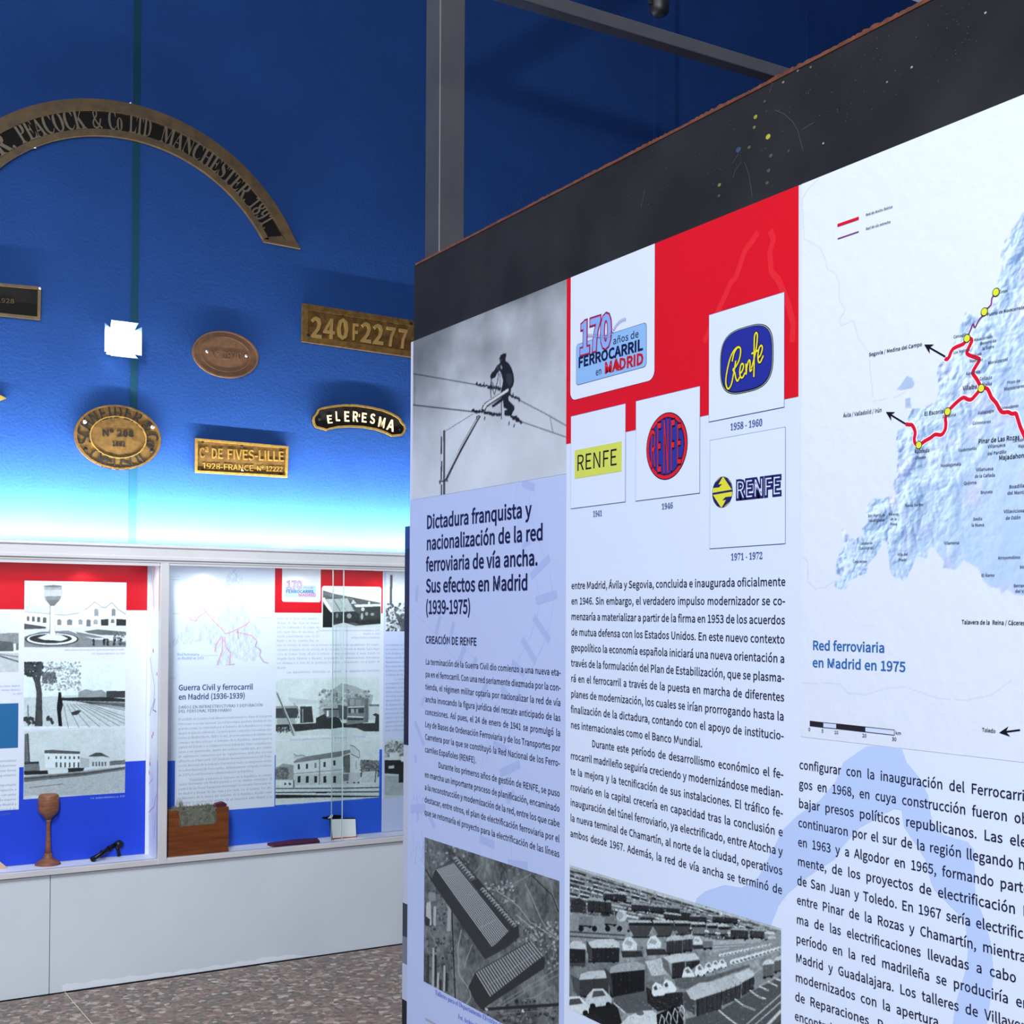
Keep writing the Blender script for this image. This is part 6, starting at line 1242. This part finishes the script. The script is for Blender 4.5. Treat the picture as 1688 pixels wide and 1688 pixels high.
for txt, a, b in (('BEYER,', (-90, 300), (27, 243)), ('PEACOCK', (34, 235), (140, 208)), ('&', (151, 206), (167, 207)), ('Co', (177, 206), (201, 209)), ('LTD', (211, 209), (248, 220)), ('MANCHESTER.', (264, 225), (411, 326)), ('1891.', (414, 332), (441, 376))):
    a0, a1 = ang(cm, a), ang(cm, b)
    L_ = abs(a1-a0)*rm*1.06; sz = .112; hx = L_/(width(txt, 'M', 0, 1)*sz)
    around(txt, cm, rm+.022, rm+.022, a0, a1, sz, let, ag, .0118, font='M', bold=0, ext=.03, hx=hx)
for p in ((57, 244), (214, 172), (353, 297)): scr(FW, FW.uv(p), .006, .012, ag)

# ================================================================== OBJECTS IN THE CASE
def on_shelf(px, py): return hit(2, ZS1-.004, px, py)
ZSF = ZS1-.0038
# turned wooden cup-shaped stand
pb = on_shelf(79, 1425); zz = FV.uv
def sc_at(P): return F/(((P-EYE)@fw))      # px per metre at a point
k = sc_at(pb)
t = thing('wooden_goblet', 'turned brown wooden goblet-shaped piece standing in the left bay', 'wooden object', tuple(pb))
hpx = lambda y: (1423-(1150+y/4.9647))/k     # height above shelf for a y in the zoomed crop
pr_ = [(104, 1360), (100, 1350), (70, 1320), (40, 1306), (36, 1290), (27, 1260), (21, 1200), (17, 1100), (16, 1010), (24, 990), (40, 962), (68, 940), (80, 915), (84, 870), (84, 830), (80, 800), (74, 788)]
prof = [(r/4.9647/k, max(0, hpx(y))) for r, y in pr_]; prof[0] = (prof[0][0], 0)
MB().lathe((pb[0], pb[1], ZSF), prof[:6], 36).build('foot', M['turned_wood'], t, smooth=True)
MB().lathe((pb[0], pb[1], ZSF), prof[5:10], 36).build('stem', M['turned_wood'], t, smooth=True)
top = prof[9:]; top = top+[(top[-1][0]*.9, top[-1][1]+.003), (top[-1][0]*.5, top[-1][1]+.0045), (.004, top[-1][1]+.005)]
MB().lathe((pb[0], pb[1], ZSF), top, 36).build('cup', M['turned_wood'], t, smooth=True)
gz = hpx(845); MB().lathe((pb[0], pb[1], ZSF+gz-.002), [(84.8/4.9647/k, 0), (85.6/4.9647/k, .002), (84.8/4.9647/k, .004)], 36).build('turned_ring', M['turned_wood'], t, smooth=True)
# iron tool lying down
a = on_shelf(152, 1421); b = on_shelf(195, 1412)
t = thing('iron_tool', 'dark iron tool with a ringed head lying on the left shelf', 'tool', tuple((a+b)/2))
a = np.array([a[0], a[1], ZSF+.010]); b = np.array([b[0], b[1], ZSF+.058])
MB().bar(a, b, .0095, 14).build('barrel', M['iron'], t, smooth=True)
d = (b-a)/np.linalg.norm(b-a)
for s_, r_ in ((.0, .0125), (.35, .012), (.62, .012), (.97, .017)):
    MB().bar(a+(b-a)*s_, a+(b-a)*s_+d*.008, r_, 16).build('ring', M['iron'], t)
x_ = np.cross(d, [0, 0, 1.]); x_ /= np.linalg.norm(x_)
hd = b-d*.012
MB().bar(hd-x_*.028, hd+x_*.028, .014, 14).build('head', M['iron'], t, smooth=True)
MB().bar(hd, (hd[0]+.012, hd[1], ZSF+.004), .010, 10).build('prong', M['iron'], t, smooth=True)
MB().bar(hd+d*.01, hd+d*.03+np.array([.004, 0, -.01]), .011, 10).build('knob', M['iron'], t, smooth=True)
MB().bar(a+d*.02+x_*.013, a+d*.075+x_*.013+np.array([0, 0, .002]), .003, 6).build('lever', M['iron'], t)
# pale wooden piece at far left
a = on_shelf(-60, 1426); b = on_shelf(12, 1430)
MBx = MB(); p_ = [(a[0]-.1, ZSF), (b[0], ZSF), (b[0]-.012, ZSF+.012), (b[0]-.055, ZSF+.052), (a[0]-.1, ZSF+.06)]
MBx.ext(Plane(1, b[1]+.03, (1, 0, 0), (0, -1, 0)), p_, 0, .05)
tag(MBx.build('wood_offcut', M['cork'], bevel=.002), 'pale pinkish wooden piece cut by the left edge of the view', 'wooden object')
# wooden box with tow
Z9_ = Z9
xb0 = FV.uv((141, 900), Z9_)[0]+.002; P0 = on_shelf(377, 1408); xb1 = hit(1, YV+.03, 377, 1380)[0]; ztop = hit(1, YV+.03, 330, 1333.5)[2]
t = thing('wooden_box', 'brown wooden box with grey tow spilling over its notched front', 'box', ((xb0+xb1)/2, YV+.07, ZSF))
y0b, y1b = YV+.03, YB-.02; fr_ = Plane(1, y0b+.012, (1, 0, 0), (0, -1, 0))
nx0, nx1 = hit(1, y0b, 294, 1340)[0], hit(1, y0b, 358, 1340)[0]; nz = hit(1, y0b, 320, 1361)[2]
bx0 = XM1+.016
MB().ext(fr_, [(bx0, ZSF), (xb1, ZSF), (xb1, ztop), (nx1, ztop), (nx1-.012, nz), (nx0+.012, nz), (nx0, ztop), (bx0, ztop)], 0, .012).build('front_board', M['box_wood'], t, bevel=.0015)
MB().box(bx0, xb1, y1b-.012, y1b, ZSF, ztop).build('back_board', M['box_wood'], t); MB().box(xb1-.012, xb1, y0b+.012, y1b-.012, ZSF, ztop).build('side_board', M['box_wood'], t); MB().box(bx0, bx0+.012, y0b+.012, y1b-.012, ZSF, ztop).build('side_board', M['box_wood'], t)
MB().box(bx0+.012, xb1-.012, y0b+.012, y1b-.012, ZSF, ZSF+.012).build('bottom_board', M['box_wood'], t)
mb = MB(); hr = random.Random(4)
mb.box(bx0+.013, xb1-.013, y0b+.013, y1b-.013, nz-.03, ztop-.004)
v = []; f = []
for i in range(520):
    x = nx0+.004+hr.random()*(nx1-nx0-.008); base_ = nz+hr.random()*(ztop-nz)*.9; y = y0b+.0-hr.random()*.006+.004
    if hr.random() < .35: x = bx0+.02+hr.random()*(xb1-bx0-.07); y = y0b+.02+hr.random()*.04; base_ = ztop-.006
    h_ = .008+hr.random()*.02+(.035 if abs(x-(nx0+.01)) < .01 and hr.random() < .5 else 0); dx = (hr.random()-.5)*.02; w_ = .0011
    k_ = len(v); v += [(x-w_, y, base_-.004), (x+w_, y, base_-.004), (x+dx*.6+w_, y-.003, base_+h_*.6), (x+dx*.6-w_, y-.003, base_+h_*.6), (x+dx, y, base_+h_)]
    f += [(k_, k_+1, k_+2, k_+3), (k_+3, k_+2, k_+4)]
mb.box(nx0+.012, nx1-.012, y0b-.001, y0b+.012, nz+.001, ztop-.01)
tow = MB(); tow.v = mb.v; tow.f = mb.f; tow.add(v, f)
tb = tow.build('tow_packing', M['tow']); tag(tb, 'ragged grey tow filling the notch of the wooden box', 'packing'); tb['kind'] = 'stuff'
a = hit(1, y0b+.02, 352, 1333); b = hit(1, y0b+.02, 372, 1329)
mb = MB().ext(Plane(1, y0b+.045, (1, 0, 0), (0, -1, 0)), [(a[0], ztop-.002), (b[0], ztop-.002), (b[0]+.004, ztop+.010), (b[0]-.010, ztop+.020), (a[0]+.012, ztop+.015)], 0, .03)
tag(mb.build('leather_scrap', M['red_cloth']), 'small dark red scrap lying on the wooden box top', 'scrap')
# red covered booklet
def flat(px, py): return on_shelf(px, py)
Q = [(770, 925), (960, 900), (1085, 893), (1130, 925), (1000, 938), (840, 953)]
P3 = [hit(2, ZSF+.006, 240+x/3.8364, 1150+y/3.8364) for x, y in Q]
t = thing('red_booklet', 'dark red booklet lying flat on the right shelf', 'booklet', (P3[0][0]+.1, P3[0][1], ZSF))
ys = [YV+.024, YB-.012]; P3 = [(p[0], min(max(p[1], ys[0]), ys[1])) for p in P3]
n_ = len(P3)
MB().add([(x, y, ZSF) for x, y in P3]+[(x, y, ZSF+.011) for x, y in P3], [tuple(range(n_))[::-1], tuple(range(n_, 2*n_))]+[(i, (i+1) % n_, n_+(i+1) % n_, n_+i) for i in range(n_)]).build('cover', M['red_cloth'], t)
# standing open booklet
a = hit(1, YV+.09, 240+1182/3.8364, 1150+888/3.8364); b = hit(1, YV+.09, 240+1330/3.8364, 1150+878/3.8364); c_ = hit(1, YV+.12, 240+1172/3.8364, 1150+770/3.8364); d_ = hit(1, YV+.12, 240+1325/3.8364, 1150+768/3.8364)
t = thing('open_booklet', 'small white open booklet standing on a red edge in the right bay', 'booklet', (a[0], YV+.1, ZSF))
mx0, mx1 = (a+b)/2, (c_+d_)/2
off = np.array([0, -.004, 0]); bk = np.array([0, .004, 0])
for P_, nm in (([a, mx0+[0, .006, 0], mx1+[0, .006, 0], c_], 'page'), ([mx0+[0, .006, 0], b, d_, mx1+[0, .006, 0]], 'page')):
    P_ = [np.array(p) for p in P_]; MB().add([p+off for p in P_]+[p for p in P_], [(0, 1, 2, 3), (7, 6, 5, 4), (0, 4, 5, 1), (1, 5, 6, 2), (2, 6, 7, 3), (3, 7, 4, 0)]).build(nm, M['paper'], t)
e = .004
cv = [a+[-e, 0, -e*.4], b+[e, 0, -e*.4], d_+[e, 0, e], c_+[-e, 0, e]]; cv = [np.array(p)+[0, .007, 0] for p in cv]
MB().add(cv+[p+bk for p in cv], [(0, 1, 2, 3), (7, 6, 5, 4), (0, 4, 5, 1), (1, 5, 6, 2), (2, 6, 7, 3), (3, 7, 4, 0)]).build('cover', M['dark'], t)
MB().box(a[0]-.002, b[0]+.002, YV+.082, YV+.098, ZSF, min(a[2], b[2])+.001).build('red_foot', mat('red_foot', (206, 24, 44), .5), t)
MB().box(a[0]+.005, b[0]+.03, YV+.05, YV+.082, ZSF, ZSF+.002).build('loose_sheet', M['paper'], t)
# small dark badge on the backdrop
a = FC.uv((240+1115/3.8364, 1150+763/3.8364)); b = FC.uv((240+1245/3.8364, 1150+745/3.8364))
t = thing('dark_badge', 'small dark winged badge fixed to the blue backdrop above the open booklet', 'badge', ((a[0]+b[0])/2, YB-.01, (a[1]+b[1])/2))
m_ = (a+b)/2; L_ = (b-a)[0]/2
MB().ext(FC, [m_+np.array([x*L_, y]) for x, y in ((-1, -.002), (-.6, -.006), (0, -.010), (.6, -.005), (1, -.002), (1, .005), (.5, .007), (0, .010), (-.5, .004), (-1, .003))], .002, .008).build('body', M['iron'], t)
MB().ext(FC, [m_+np.array([x*L_, y]) for x, y in ((-.5, -.004), (-.1, -.002), (0, .010), (-.15, .014), (-.3, .004))], .008, .011).build('white_inlay', M['paper'], t)

bpy.data.objects.remove(tob)
